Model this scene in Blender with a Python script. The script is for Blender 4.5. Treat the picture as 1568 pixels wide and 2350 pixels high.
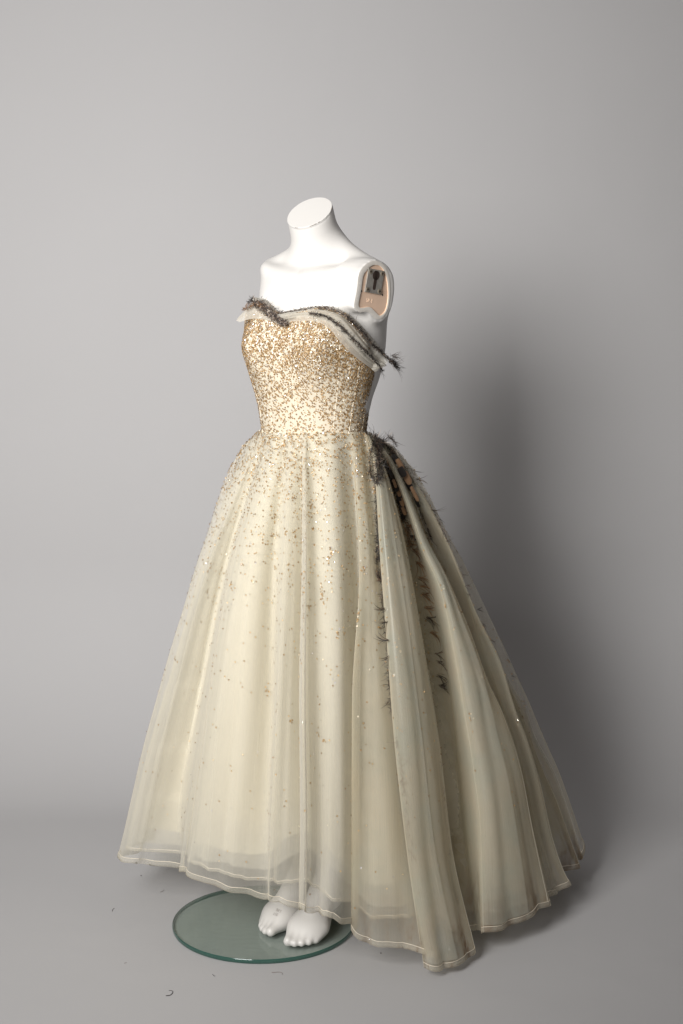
import bpy, bmesh, math, random
import numpy as np
from mathutils import Vector
from mathutils.bvhtree import BVHTree

for o in list(bpy.data.objects):
    bpy.data.objects.remove(o)
SC = bpy.context.scene
COL = SC.collection
rng = np.random.default_rng(7)
random.seed(7)

# ------------------------------------------------------------------ camera, light, exposure
CAM_H, CAM_D, PITCH, FPX = 1.45, 3.32, math.radians(9.8), 3861.0   # FPX: focal length for a 2350 px tall picture
cam = bpy.data.cameras.new('camera')
camo = bpy.data.objects.new('camera', cam)
COL.objects.link(camo)
camo.location = (0, -CAM_D, CAM_H)
camo.rotation_euler = (math.pi / 2 - PITCH, 0, 0)
cam.sensor_fit = 'VERTICAL'
cam.sensor_height = 24.0
cam.lens = 24.0 * FPX / 2350.0
cam.clip_end = 100
SC.camera = camo

w = bpy.data.worlds.new('World')
SC.world = w
w.use_nodes = True
w.node_tree.nodes['Background'].inputs[0].default_value = (1.0, 0.94, 0.925, 1)
w.node_tree.nodes['Background'].inputs[1].default_value = 0.125


def area(name, loc, target, size, energy, color=(1, 1, 1), size_y=None):
    l = bpy.data.lights.new(name, 'AREA')
    l.energy = energy
    l.color = color
    l.size = size
    if size_y:
        l.shape = 'RECTANGLE'
        l.size_y = size_y
    o = bpy.data.objects.new(name, l)
    COL.objects.link(o)
    o.location = loc
    o.rotation_euler = (Vector(target) - Vector(loc)).to_track_quat('-Z', 'Y').to_euler()
    return o


key = area('key_softbox', (-1.28, -2.5, 2.02), (-0.42, 0.6, 1.10), 1.1, 50, (1.0, 0.985, 0.97), 1.3)
key.data.spread = math.radians(93)
area('top_fill', (-0.6, -1.2, 3.6), (0.0, 0.3, 0.5), 1.6, 6, (1.0, 0.98, 0.97))
SC.view_settings.view_transform = 'Standard'
SC.view_settings.look = 'None'
SC.view_settings.exposure = 0.0
SC.view_settings.gamma = 1.0
SC.cycles.transparent_max_bounces = 40
SC.cycles.max_bounces = 10
SC.cycles.diffuse_bounces = 4
SC.cycles.transmission_bounces = 8

# ------------------------------------------------------------------ measuring helpers (points of the photo -> places in the room)
FWD = np.array([0, math.cos(PITCH), -math.sin(PITCH)])
UP = np.array([0, math.sin(PITCH), math.cos(PITCH)])
CPOS = np.array([0, -CAM_D, CAM_H])


def ray(px, py):
    return FWD + (px - 784) / FPX * np.array([1, 0, 0]) - (py - 1175) / FPX * UP


def atz(px, py, z):
    d = ray(px, py)
    return CPOS + d * (z - CAM_H) / d[2]


def aty(px, py, y):
    d = ray(px, py)
    return CPOS + d * (y + CAM_D) / d[1]


def proj(p):
    q = np.asarray(p) - CPOS
    z = q @ FWD
    return np.stack([784 + FPX * q[..., 0] / z, 1175 - FPX * (q @ UP) / z], -1)


PSI = math.radians(31)                      # the figure is turned this much to its right
BODY_O = np.array([-0.057, 0.095, 0.0])
BX = np.array([math.cos(PSI), -math.sin(PSI), 0])     # towards its left arm
BY = np.array([math.sin(PSI), math.cos(PSI), 0])      # towards its back


def b2w(p, o=BODY_O):
    p = np.asarray(p, float)
    return o + p[..., 0:1] * BX + p[..., 1:2] * BY + p[..., 2:3] * np.array([0, 0, 1.0])


# ------------------------------------------------------------------ object helpers
def mesh_obj(name, verts, faces, mat, parent=None, smooth=True, uv=None):
    me = bpy.data.meshes.new(name)
    me.from_pydata([tuple(map(float, v)) for v in verts], [], [tuple(map(int, f)) for f in faces])
    if smooth:
        me.polygons.foreach_set('use_smooth', [True] * len(me.polygons))
    if uv is not None:
        lay = me.uv_layers.new(name='UVMap')
        li = np.empty(len(me.loops), np.int32)
        me.loops.foreach_get('vertex_index', li)
        lay.data.foreach_set('uv', np.asarray(uv, np.float32)[li].ravel())
    me.update()
    o = bpy.data.objects.new(name, me)
    COL.objects.link(o)
    if mat is not None:
        me.materials.append(mat)
    if parent is not None:
        o.parent = parent
    return o


def root(name, label, cat, loc=(0, 0, 0)):
    o = bpy.data.objects.new(name, None)
    COL.objects.link(o)
    o.empty_display_size = 0.05
    o['label'] = label
    o['category'] = cat
    return o


class MB:
    """collects pieces into one mesh"""
    def __init__(self):
        self.v, self.f, self.n = [], [], 0

    def add(self, v, f):
        v = np.asarray(v, float)
        self.v.append(v)
        self.f.extend([tuple(i + self.n for i in q) for q in f])
        self.n += len(v)

    def build(self, name, mat, parent=None, smooth=True):
        return mesh_obj(name, np.concatenate(self.v), self.f, mat, parent, smooth)


def unit(v):
    v = np.asarray(v, float)
    return v / (np.linalg.norm(v, axis=-1, keepdims=True) + 1e-12)


def grid_faces(nu, nv, wrap=False):
    fs = []
    for i in range(nu if wrap else nu - 1):
        a, b = i * nv, ((i + 1) % nu) * nv
        for j in range(nv - 1):
            fs.append((a + j, b + j, b + j + 1, a + j + 1))
    return fs


def ribbon(pts, widths, nrm):
    """flat tapered strip along pts, wide across nrm x tangent"""
    pts = np.asarray(pts, float)
    t = unit(np.gradient(pts, axis=0))
    s = unit(np.cross(t, np.broadcast_to(nrm, pts.shape)))
    wv = np.asarray(widths, float)[:, None] / 2
    v = np.concatenate([pts - s * wv, pts + s * wv])
    n = len(pts)
    return v, [(i, i + 1, n + i + 1, n + i) for i in range(n - 1)]


def tube(pts, rads, seg=6):
    pts = np.asarray(pts, float)
    rads = np.broadcast_to(rads, (len(pts),))
    t = unit(np.gradient(pts, axis=0))
    ref = np.array([0.3, 0.5, 0.81])
    s = unit(np.cross(t, ref))
    b = np.cross(t, s)
    an = np.arange(seg) * 2 * math.pi / seg
    v = (pts[:, None] + rads[:, None, None] * (np.cos(an)[None, :, None] * s[:, None] + np.sin(an)[None, :, None] * b[:, None])).reshape(-1, 3)
    f = []
    for i in range(len(pts) - 1):
        for k in range(seg):
            f.append((i * seg + k, i * seg + (k + 1) % seg, (i + 1) * seg + (k + 1) % seg, (i + 1) * seg + k))
    f.append(tuple(range(seg))[::-1])
    f.append(tuple((len(pts) - 1) * seg + k for k in range(seg)))
    return v, f


def catmull(P, sub, closed=False):
    P = np.asarray(P, float)
    n = len(P)
    out = []
    for i in range(n if closed else n - 1):
        p0 = P[(i - 1) % n] if (closed or i > 0) else P[i]
        p1, p2 = P[i], P[(i + 1) % n]
        p3 = P[(i + 2) % n] if (closed or i + 2 < n) else p2
        for k in range(sub):
            s = k / sub
            out.append(0.5 * (2 * p1 + (p2 - p0) * s + (2 * p0 - 5 * p1 + 4 * p2 - p3) * s * s + (3 * p1 - 3 * p2 + p3 - p0) * s ** 3))
    if not closed:
        out.append(P[-1])
    return np.array(out)


# ------------------------------------------------------------------ materials
class NT:
    def __init__(self, name):
        self.m = bpy.data.materials.new(name)
        self.m.use_nodes = True
        self.t = self.m.node_tree
        self.t.nodes.clear()
        self.out = self.t.nodes.new('ShaderNodeOutputMaterial')

    def n(self, typ, ins=None, **props):
        nd = self.t.nodes.new('ShaderNode' + typ)
        for k, v in props.items():
            setattr(nd, k, v)
        for k, v in (ins or {}).items():
            if isinstance(v, bpy.types.NodeSocket):
                self.t.links.new(v, nd.inputs[k])
            else:
                nd.inputs[k].default_value = v
        return nd

    def math(self, op, a, b=0.0, c=None, clamp=False):
        ins = {0: a, 1: b}
        if c is not None:
            ins[2] = c
        nd = self.n('Math', ins, operation=op)
        nd.use_clamp = clamp
        return nd.outputs[0]

    def mix(self, f, a, b):
        nd = self.n('MixRGB', {0: f, 1: a, 2: b})
        return nd.outputs[0]

    def ramp(self, f, stops, interp='LINEAR'):
        nd = self.n('ValToRGB', {0: f})
        r = nd.color_ramp
        r.interpolation = interp
        while len(r.elements) < len(stops):
            r.elements.new(0.5)
        for e, (p, c) in zip(r.elements, stops):
            e.position = p
            e.color = c if len(c) == 4 else (*c, 1)
        return nd.outputs[0]

    def noise(self, scale, detail=4, rough=0.55, vec=None, dist=0.0):
        ins = {'Scale': scale, 'Detail': detail, 'Roughness': rough, 'Distortion': dist}
        if vec is not None:
            ins['Vector'] = vec
        return self.n('TexNoise', ins)

    def coord(self, out='Object', scale=None):
        c = self.n('TexCoord').outputs[out]
        if scale is not None:
            c = self.n('Mapping', {'Vector': c, 'Scale': scale}).outputs[0]
        return c

    def principled(self, **ins):
        return self.n('BsdfPrincipled', {k.replace('_', ' '): v for k, v in ins.items()})

    def bump(self, h, strength, dist):
        return self.n('Bump', {'Height': h, 'Strength': strength, 'Distance': dist}).outputs[0]

    def done(self, sh):
        self.t.links.new(sh, self.out.inputs[0])
        return self.m


def rgba(r, g, b):
    return (r, g, b, 1.0)


def mat_simple(name, col, rough=0.5, metal=0.0, var=0.08, scale=60, bump=0.0):
    t = NT(name)
    nz = t.noise(scale, vec=t.coord())
    c = t.mix(nz.outputs[0], rgba(*[x * (1 - var) for x in col]), rgba(*[min(1, x * (1 + var)) for x in col]))
    ins = dict(Base_Color=c, Roughness=rough, Metallic=metal)
    if bump:
        ins['Normal'] = t.bump(nz.outputs[0], bump, 0.001)
    return t.done(t.principled(**ins).outputs[0])


def mat_paper():
    t = NT('seamless_paper')
    a = t.noise(1.3, 3, vec=t.coord())
    b = t.noise(220, 2, vec=t.coord())
    c = t.mix(a.outputs[0], rgba(0.398, 0.392, 0.392), rgba(0.424, 0.419, 0.420))
    c = t.mix(t.math('MULTIPLY', b.outputs[0], 0.12), c, rgba(0.36, 0.35, 0.345))
    h = t.math('ADD', t.math('MULTIPLY', t.noise(2.2, 2, vec=t.coord(), dist=0.6).outputs[0], 1.0), t.math('MULTIPLY', b.outputs[0], 0.004))
    n = t.bump(h, 0.25, 0.02)
    return t.done(t.principled(Base_Color=c, Roughness=0.85, Normal=n).outputs[0])


def mat_enamel():
    t = NT('white_enamel')
    nz = t.noise(9, 4, vec=t.coord())
    c = t.mix(nz.outputs[0], rgba(0.60, 0.58, 0.55), rgba(0.64, 0.625, 0.60))
    sp = t.noise(420, 3, vec=t.coord())
    area_ = t.noise(26, 3, vec=t.coord())
    z = t.n('SeparateXYZ', {0: t.coord()}).outputs[2]
    low = t.math('SUBTRACT', 1.0, t.math('DIVIDE', z, 0.034), clamp=True)      # scuffs on the toes
    m = t.math('MULTIPLY', t.math('GREATER_THAN', sp.outputs[0], 0.60), t.math('MULTIPLY', t.math('GREATER_THAN', area_.outputs[0], 0.53), low))
    c = t.mix(t.math('MULTIPLY', m, 0.75), c, rgba(0.16, 0.13, 0.11))
    return t.done(t.principled(Base_Color=c, Roughness=0.42, Coat_Weight=0.15, Coat_Roughness=0.3).outputs[0])


def mat_net(name, col, col2, alpha, weave=(900, 12), stain=0.0, glint=0.0, transl=0.45, moire=0.0, fuzz=1.0):
    """open net: the share of light it stops is set by its threads, more of them cross a slanting line of sight"""
    t = NT(name)
    g = t.n('NewGeometry')
    cs = t.n('VectorMath', {0: g.outputs['Normal'], 1: g.outputs['Incoming']}, operation='DOT_PRODUCT').outputs['Value']
    cs = t.math('MAXIMUM', t.math('ABSOLUTE', cs), 0.10)
    uv = t.n('UVMap').outputs[0]
    fine = t.noise(1.0, 2, 0.6, vec=t.n('Mapping', {'Vector': uv, 'Scale': (weave[0], weave[1], 1)}).outputs[0])
    fine2 = t.noise(1.0, 2, 0.6, vec=t.n('Mapping', {'Vector': uv, 'Scale': (900, 900, 1)}).outputs[0])
    clump = t.noise(5.0, 3, vec=t.coord())
    dens = t.math('ADD', alpha - 0.12, t.math('MULTIPLY', fine.outputs[0], 0.14))
    dens = t.math('ADD', dens, t.math('MULTIPLY', clump.outputs[0], 0.10))
    dens = t.math('ADD', dens, t.math('MULTIPLY', t.math('SUBTRACT', fine2.outputs[0], 0.5), 0.16), clamp=True)
    al = t.math('SUBTRACT', 1.0, t.math('POWER', t.math('SUBTRACT', 1.0, dens), t.math('DIVIDE', 1.0, cs)), clamp=True)
    c = t.mix(t.noise(3.0, 4, vec=t.coord()).outputs[0], rgba(*col), rgba(*col2))
    c = t.mix(t.math('MULTIPLY', fine.outputs[0], 0.25), c, rgba(*[x * 0.75 for x in col]))
    if moire:
        mw = t.noise(14.0, 3, vec=t.coord())
        c = t.mix(t.math('MULTIPLY', t.ramp(mw.outputs[0], [(0.42, (0, 0, 0)), (0.62, (1, 1, 1))]), moire), c, rgba(0.60, 0.67, 0.60))
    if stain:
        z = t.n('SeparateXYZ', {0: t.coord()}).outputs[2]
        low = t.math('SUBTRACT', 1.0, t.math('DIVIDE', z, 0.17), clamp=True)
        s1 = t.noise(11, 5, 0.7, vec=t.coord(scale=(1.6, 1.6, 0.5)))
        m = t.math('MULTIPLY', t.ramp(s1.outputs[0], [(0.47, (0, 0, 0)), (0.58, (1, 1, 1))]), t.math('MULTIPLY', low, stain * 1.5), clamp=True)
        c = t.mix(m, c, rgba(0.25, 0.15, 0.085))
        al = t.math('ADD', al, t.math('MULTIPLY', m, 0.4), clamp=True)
    # round threads scatter light every way: the net shades far less with its slope than a smooth sheet would
    wn = t.n('TexWhiteNoise', {'Vector': t.n('Mapping', {'Vector': uv, 'Scale': (5000, 5000, 1)}).outputs[0]}, noise_dimensions='2D').outputs['Color']
    jit = t.n('VectorMath', {0: wn, 1: (0.5, 0.5, 0.5)}, operation='SUBTRACT').outputs[0]
    jit = t.n('VectorMath', {0: jit, 'Scale': fuzz}, operation='SCALE').outputs[0]
    nn = t.n('VectorMath', {0: t.n('VectorMath', {0: g.outputs['Normal'], 1: jit}, operation='ADD').outputs[0]}, operation='NORMALIZE').outputs[0]
    d = t.n('BsdfDiffuse', {0: c, 'Normal': nn}).outputs[0]
    tr = t.n('BsdfTranslucent', {0: c, 'Normal': nn}).outputs[0]
    sh = t.n('MixShader', {0: transl, 1: d, 2: tr}).outputs[0]
    if glint:
        gl = t.n('BsdfGlossy', {0: rgba(0.85, 0.88, 0.82), 'Roughness': 0.38}).outputs[0]
        sh = t.n('MixShader', {0: glint, 1: sh, 2: gl}).outputs[0]
    tp = t.n('BsdfTransparent').outputs[0]
    return t.done(t.n('MixShader', {0: al, 1: tp, 2: sh}).outputs[0])


def mat_island(name, stops, rough=0.5, metal=0.0, interp='LINEAR'):
    """colour differs from piece to piece"""
    t = NT(name)
    r = t.n('NewGeometry').outputs['Random Per Island']
    return t.done(t.principled(Base_Color=t.ramp(r, stops, interp), Roughness=rough, Metallic=metal).outputs[0])


def mat_glass():
    t = NT('green_glass')
    nz = t.noise(30, 5, 0.7, vec=t.coord(scale=(1, 3, 1)))
    sc = t.math('MULTIPLY', t.ramp(nz.outputs[0], [(0.45, (0, 0, 0)), (0.8, (1, 1, 1))]), 0.10)
    tp = t.n('BsdfTransparent', {0: rgba(0.91, 0.945, 0.92)}).outputs[0]
    du = t.n('BsdfDiffuse', {0: rgba(0.36, 0.41, 0.38)}).outputs[0]
    a = t.n('MixShader', {0: t.math('ADD', 0.10, sc), 1: tp, 2: du}).outputs[0]
    gl = t.n('BsdfGlossy', {0: rgba(1, 1, 1), 'Roughness': 0.08}).outputs[0]
    lw = t.n('LayerWeight', {0: 0.5}).outputs['Facing']
    fr = t.math('ADD', 0.03, t.math('MULTIPLY', t.math('POWER', lw, 5.0), 0.6))
    return t.done(t.n('MixShader', {0: fr, 1: a, 2: gl}).outputs[0])


M = dict(
    paper=mat_paper(),
    enamel=mat_enamel(),
    rim=mat_simple('chipped_rim', (0.70, 0.66, 0.60), 0.55, var=0.15, scale=160),
    socket=mat_simple('beige_plastic', (0.74, 0.53, 0.39), 0.5, var=0.10, scale=40),
    seam=mat_simple('panel_bead', (0.85, 0.66, 0.5), 0.4),
    steel=mat_simple('worn_steel', (0.30, 0.28, 0.25), 0.5, 0.3, var=0.4, scale=120),
    screw=mat_simple('screw_metal', (0.5, 0.44, 0.34), 0.35, 0.8, var=0.35, scale=300),
    hole=mat_simple('dark_hole', (0.035, 0.02, 0.014), 0.8),
    ink=mat_simple('marker_ink', (0.22, 0.18, 0.15), 0.7),
    outer=mat_net('outer_tulle', (0.88, 0.845, 0.745), (0.90, 0.865, 0.77), 0.24, stain=0.0, fuzz=0.5),
    train=mat_net('train_tulle', (0.80, 0.725, 0.565), (0.84, 0.765, 0.61), 0.34, stain=0.8, moire=0.25),
    lame=mat_net('silver_green_net', (0.77, 0.725, 0.60), (0.80, 0.755, 0.63), 0.30, glint=0.07, moire=0.40),
    mid=mat_net('middle_tulle', (0.86, 0.825, 0.72), (0.885, 0.85, 0.745), 0.34, fuzz=0.6),
    inner=mat_net('inner_tulle', (0.86, 0.825, 0.72), (0.885, 0.85, 0.745), 0.50, fuzz=0.6),
    petti=mat_net('petticoat_tulle', (0.87, 0.825, 0.70), (0.89, 0.85, 0.73), 0.86, fuzz=0.45),
    lining=mat_net('lining_silk', (0.80, 0.762, 0.66), (0.83, 0.79, 0.685), 1.0, transl=0.12, fuzz=0.35),
    band=mat_net('hem_binding', (0.86, 0.81, 0.68), (0.90, 0.85, 0.73), 0.22, stain=0.5),
    selvage=mat_net('selvage', (0.90, 0.85, 0.73), (0.92, 0.88, 0.77), 0.45, fuzz=0.4),
    thread=mat_simple('cream_thread', (0.82, 0.74, 0.60), 0.6),
    bodice=mat_simple('cream_silk', (0.60, 0.535, 0.42), 0.6, var=0.05, scale=200),
    swag=mat_net('swag_tulle', (0.80, 0.76, 0.67), (0.85, 0.82, 0.74), 0.52, fuzz=0.6),
    gold=mat_island('gold_sequin', [(0, (0.20, 0.11, 0.040)), (0.45, (0.345, 0.21, 0.088)), (0.82, (0.47, 0.32, 0.155)), (0.95, (0.62, 0.49, 0.31)), (1, (0.9, 0.82, 0.66))], 0.36, 0.2),
    pale=mat_island('pale_sequin', [(0, (0.7, 0.62, 0.48)), (0.5, (0.9, 0.86, 0.8)), (1, (0.95, 0.93, 0.97))], 0.2, 0.7),
    fdark=mat_island('dark_feather', [(0, (0.008, 0.007, 0.006)), (0.7, (0.025, 0.019, 0.015)), (0.9, (0.06, 0.038, 0.024)), (1, (0.13, 0.08, 0.05))], 0.55),
    fmix=mat_island('speckled_feather', [(0, (0.012, 0.010, 0.009)), (0.55, (0.04, 0.029, 0.023)), (0.75, (0.11, 0.07, 0.045)), (0.9, (0.24, 0.18, 0.14)), (1, (0.50, 0.43, 0.36))], 0.55),
    fbrown=mat_island('brown_feather', [(0, (0.03, 0.018, 0.01)), (0.5, (0.15, 0.07, 0.025)), (1, (0.32, 0.17, 0.07))], 0.5),
    ftan=mat_island('tan_feather', [(0, (0.24, 0.115, 0.055)), (0.5, (0.30, 0.17, 0.09)), (1, (0.36, 0.24, 0.14))], 0.5),
    glass=mat_glass(),
    gedge=NT('glass_rim'),
    lint=mat_simple('dark_hair', (0.03, 0.025, 0.022), 0.6),
    palelint=mat_simple('brown_fibre', (0.16, 0.11, 0.09), 0.6),
)
_t = M['gedge']
M['gedge'] = _t.done(_t.principled(Base_Color=rgba(0.035, 0.10, 0.08), Roughness=0.08, IOR=1.5, Transmission_Weight=0.35).outputs[0])


# ------------------------------------------------------------------ backdrop: paper sweep
def backdrop():
    ys, zs = [-4.2], [0.0]
    y0, R = 0.62, 0.55
    for y in np.linspace(-3.8, y0, 12):
        ys.append(y); zs.append(0.0)
    for a in np.linspace(0, math.pi / 2, 14)[1:]:
        ys.append(y0 + R * math.sin(a)); zs.append(R - R * math.cos(a))
    for z in np.linspace(R, 4.2, 10)[1:]:
        ys.append(y0 + R); zs.append(z)
    xs = np.linspace(-3.2, 3.2, 14)
    v = [(x, y, z) for x in xs for y, z in zip(ys, zs)]
    f = grid_faces(len(xs), len(ys))
    o = mesh_obj('backdrop', v, f, M['paper'])
    o['kind'] = 'structure'
    o['label'] = 'grey seamless paper backdrop sweeping from floor to wall'


backdrop()


# ------------------------------------------------------------------ glass base plate
def glass_plate():
    r = root('glass_base_plate', 'round green tinted glass plate under the bare feet', 'base plate')
    cx, cy, R, h = -0.163, 0.0, 0.190, 0.010
    n = 128
    a = np.arange(n) * 2 * math.pi / n
    def ring(rr, z):
        return np.stack([cx + rr * np.cos(a), cy + rr * np.sin(a), np.full(n, z)], 1)
    v = np.concatenate([ring(R - 0.0012, h), ring(R - 0.0012, 0.0012)])
    mesh_obj('pane', v, [tuple(range(n)), tuple(range(2 * n - 1, n - 1, -1))], M['glass'], r, smooth=False)
    rings = [ring(R - 0.0012, h + 0.0001), ring(R - 0.0002, h - 0.001), ring(R, h - 0.0025), ring(R, 0.003), ring(R - 0.001, 0.001)]
    v = np.concatenate(rings)
    f = []
    for k in range(len(rings) - 1):
        for i in range(n):
            j = (i + 1) % n
            f.append((k * n + i, (k + 1) * n + i, (k + 1) * n + j, k * n + j))
    mesh_obj('polished_edge', v, f, M['gedge'], r)


glass_plate()


# ------------------------------------------------------------------ mannequin: distance fields turned into one skin
def smin(a, b, k):
    h = np.clip(0.5 + 0.5 * (b - a) / k, 0, 1)
    return b * (1 - h) + a * h - k * h * (1 - h)


def ell(X, Y, Z, c, r):
    x, y, z = (X - c[0]) / r[0], (Y - c[1]) / r[1], (Z - c[2]) / r[2]
    k0 = np.sqrt(x * x + y * y + z * z) + 1e-9
    k1 = np.sqrt((x / r[0]) ** 2 + (y / r[1]) ** 2 + (z / r[2]) ** 2) + 1e-9
    return k0 * (k0 - 1) / k1


def cone(X, Y, Z, a, ra, b, rb):
    a, b = np.array(a, np.float32), np.array(b, np.float32)
    d = b - a
    px, py, pz = X - a[0], Y - a[1], Z - a[2]
    h = np.clip((px * d[0] + py * d[1] + pz * d[2]) / (d @ d), 0, 1)
    return np.sqrt((px - h * d[0]) ** 2 + (py - h * d[1]) ** 2 + (pz - h * d[2]) ** 2) - (ra + (rb - ra) * h)


def surface_nets(V, org, h):
    s = V < 0
    nx, ny, nz = V.shape
    acc = np.zeros((nx - 1, ny - 1, nz - 1, 3), np.float32)
    cnt = np.zeros((nx - 1, ny - 1, nz - 1), np.float32)
    sl = lambda o: tuple(slice(o[k], V.shape[k] - 1 + o[k]) for k in range(3))
    for ax in range(3):
        for u in (0, 1):
            for v in (0, 1):
                o0 = [0, 0, 0]
                oth = [k for k in range(3) if k != ax]
                o0[oth[0]], o0[oth[1]] = u, v
                o1 = list(o0); o1[ax] = 1
                A, B = V[sl(o0)], V[sl(o1)]
                m = (A < 0) != (B < 0)
                t = np.where(m, A / np.where(m, A - B, 1), 0)
                for k in range(3):
                    acc[..., k] += np.where(m, (t if k == ax else o0[k]), 0)
                cnt += m
    mask = cnt > 0
    idx = np.full(mask.shape, -1, np.int64)
    idx[mask] = np.arange(mask.sum())
    ijk = np.argwhere(mask)
    verts = np.asarray(org) + h * (ijk + acc[mask] / cnt[mask][:, None])
    faces = []
    for ax in range(3):
        b, c = [(1, 2), (2, 0), (0, 1)][ax]
        lo = [slice(1, n - 1) for n in V.shape]
        lo[ax] = slice(0, V.shape[ax] - 1)
        hi = list(lo); hi[ax] = slice(1, V.shape[ax])
        m = s[tuple(lo)] != s[tuple(hi)]
        inside = s[tuple(lo)][m]
        p = np.argwhere(m)
        for k in range(3):
            if k != ax:
                p[:, k] += 1
        eb, ec = np.eye(3, dtype=int)[b], np.eye(3, dtype=int)[c]
        q = [p - eb - ec, p - ec, p, p - eb]
        q = np.stack([idx[a[:, 0], a[:, 1], a[:, 2]] for a in q], 1)
        q[~inside] = q[~inside][:, ::-1]
        faces.append(q)
    faces = np.concatenate(faces)
    # two rounds of light smoothing
    for _ in range(2):
        sm = np.zeros_like(verts); c = np.zeros(len(verts))
        for k in range(4):
            np.add.at(sm, faces[:, k], verts[faces[:, (k + 1) % 4]]); np.add.at(c, faces[:, k], 1)
            np.add.at(sm, faces[:, (k + 1) % 4], verts[faces[:, k]]); np.add.at(c, faces[:, (k + 1) % 4], 1)
        verts = 0.5 * verts + 0.5 * sm / c[:, None]
    return verts, faces


def axes(lo, hi, h):
    xs = [np.arange(l, u + h, h, dtype=np.float32) for l, u in zip(lo, hi)]
    return np.meshgrid(*xs, indexing='ij', sparse=True)


SOCK_X = 0.152


BETA = math.radians(12)
SN = np.array([math.cos(BETA), -math.sin(BETA), 0.0])     # the joint's outward direction, body frame
SS = np.array([math.sin(BETA), math.cos(BETA), 0.0])      # along the joint, towards the back


def sock(px, py):
    """point of the photo -> (back, up) on the flat of the left arm joint"""
    d = ray(px, py)
    nw = SN[0] * BX + SN[1] * BY
    s = (SOCK_X - (CPOS - BODY_O) @ nw) / (d @ nw)
    p = CPOS + d * s - BODY_O
    return np.array([p @ (SS[0] * BX + SS[1] * BY), p[2]])


def crop_sock(c):
    return np.array([sock((980 + x / 11.2) * 0.8158, (710 + y / 11.2) * 0.8158) for x, y in c])


RIM = crop_sock([(850, 232), (720, 250), (560, 340), (430, 470), (330, 640), (290, 830), (270, 1050), (230, 1320), (190, 1500), (165, 1640), (170, 1740), (240, 1830), (340, 1905), (480, 1895), (600, 1895), (700, 1960), (790, 2060), (870, 2115), (980, 2130), (1100, 2080), (1200, 1950), (1270, 1800), (1320, 1560), (1345, 1250), (1340, 1000), (1320, 800), (1260, 600), (1180, 430), (1080, 330), (960, 265)])
PANEL = crop_sock([(850, 393), (760, 405), (660, 470), (560, 590), (490, 680), (450, 830), (420, 1050), (390, 1250), (350, 1450), (320, 1620), (325, 1690), (370, 1750), (480, 1745), (600, 1725), (690, 1735), (770, 1790), (850, 1880), (960, 1985), (1020, 1990), (1110, 1930), (1190, 1800), (1240, 1600), (1260, 1350), (1250, 1100), (1215, 830), (1150, 620), (1060, 480), (960, 410)])


def poly_sdf(P, Y, Z):
    """signed distance to a closed polygon in the (back, up) plane"""
    d = np.full(np.broadcast(Y, Z).shape, 1e9)
    ins = np.zeros(d.shape, bool)
    n = len(P)
    for i in range(n):
        a, b = P[i], P[(i + 1) % n]
        e = b - a
        wy, wz = Y - a[0], Z - a[1]
        h = np.clip((wy * e[0] + wz * e[1]) / (e @ e), 0, 1)
        d = np.minimum(d, (wy - h * e[0]) ** 2 + (wz - h * e[1]) ** 2)
        c = ((a[1] > Z) != (b[1] > Z)) & (Y < (b[0] - a[0]) * (Z - a[1]) / (b[1] - a[1] + 1e-12) + a[0])
        ins ^= c
    d = np.sqrt(d)
    return np.where(ins, -d, d)


def torso_mesh():
    h = 0.0032
    lo, hi = (-0.19, -0.16, 0.98), (0.19, 0.16, 1.535)
    X, Y, Z = axes(lo, hi, h)
    aX = np.abs(X)
    V = ell(X, Y, Z, (0, 0.010, 1.16), (0.128, 0.092, 0.21))
    V = smin(V, ell(X, Y, Z, (0, 0.004, 1.275), (0.140, 0.082, 0.085)), 0.05)
    V = smin(V, ell(aX, Y, Z, (0.128, 0.022, 1.312), (0.034, 0.046, 0.048)), 0.045)
    V = smin(V, ell(aX, Y, Z, (0.098, 0.040, 1.225), (0.038, 0.052, 0.105)), 0.03)
    V = smin(V, cone(aX, Y, Z + np.where(X < 0, 0.006, -0.003), (0.0, 0.034, 1.398), 0.042, (0.125, 0.026, 1.341), 0.025), 0.04)
    V = smin(V, cone(X, Y, Z, (0, 0.040, 1.34), 0.050, (0, -0.036, 1.53), 0.0455), 0.030)
    V = smin(V, cone(aX, Y, Z, (0.015, -0.055, 1.335), 0.010, (0.13, -0.012, 1.357), 0.010), 0.03)   # collar bones
    k = int(np.argmax(X[:, 0, 0] > 0.07))                    # the arm joint's outline, run into the shoulder
    Xs = X[k:]
    XR, YR = Xs * SN[0] + Y * SN[1], Xs * SS[0] + Y * SS[1]
    st = poly_sdf(RIM, YR, Z + 0 * YR)
    V[k:] = smin(V[k:], np.maximum(st + (SOCK_X - np.minimum(XR, SOCK_X)) * 0.10, 0.095 - XR), 0.022)
    V[k:] = np.maximum(V[k:], XR - SOCK_X)
    V = -smin(-V, -(-X - 0.125 - Y * 0.466) * 0.906, 0.018)
    tau = math.radians(38)                                    # slanting cut through the neck
    pl = (Z - 1.4625) * math.cos(tau) - (Y + 0.018) * math.sin(tau)
    V = np.maximum(V, pl)
    pn = poly_sdf(PANEL, YR, Z + 0 * YR)
    V[k:] = np.maximum(V[k:], -np.maximum(pn - 0.0004, (SOCK_X - 0.004) - XR))   # shallow recess on the left joint
    return surface_nets(V.astype(np.float32), lo, h)


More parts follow.
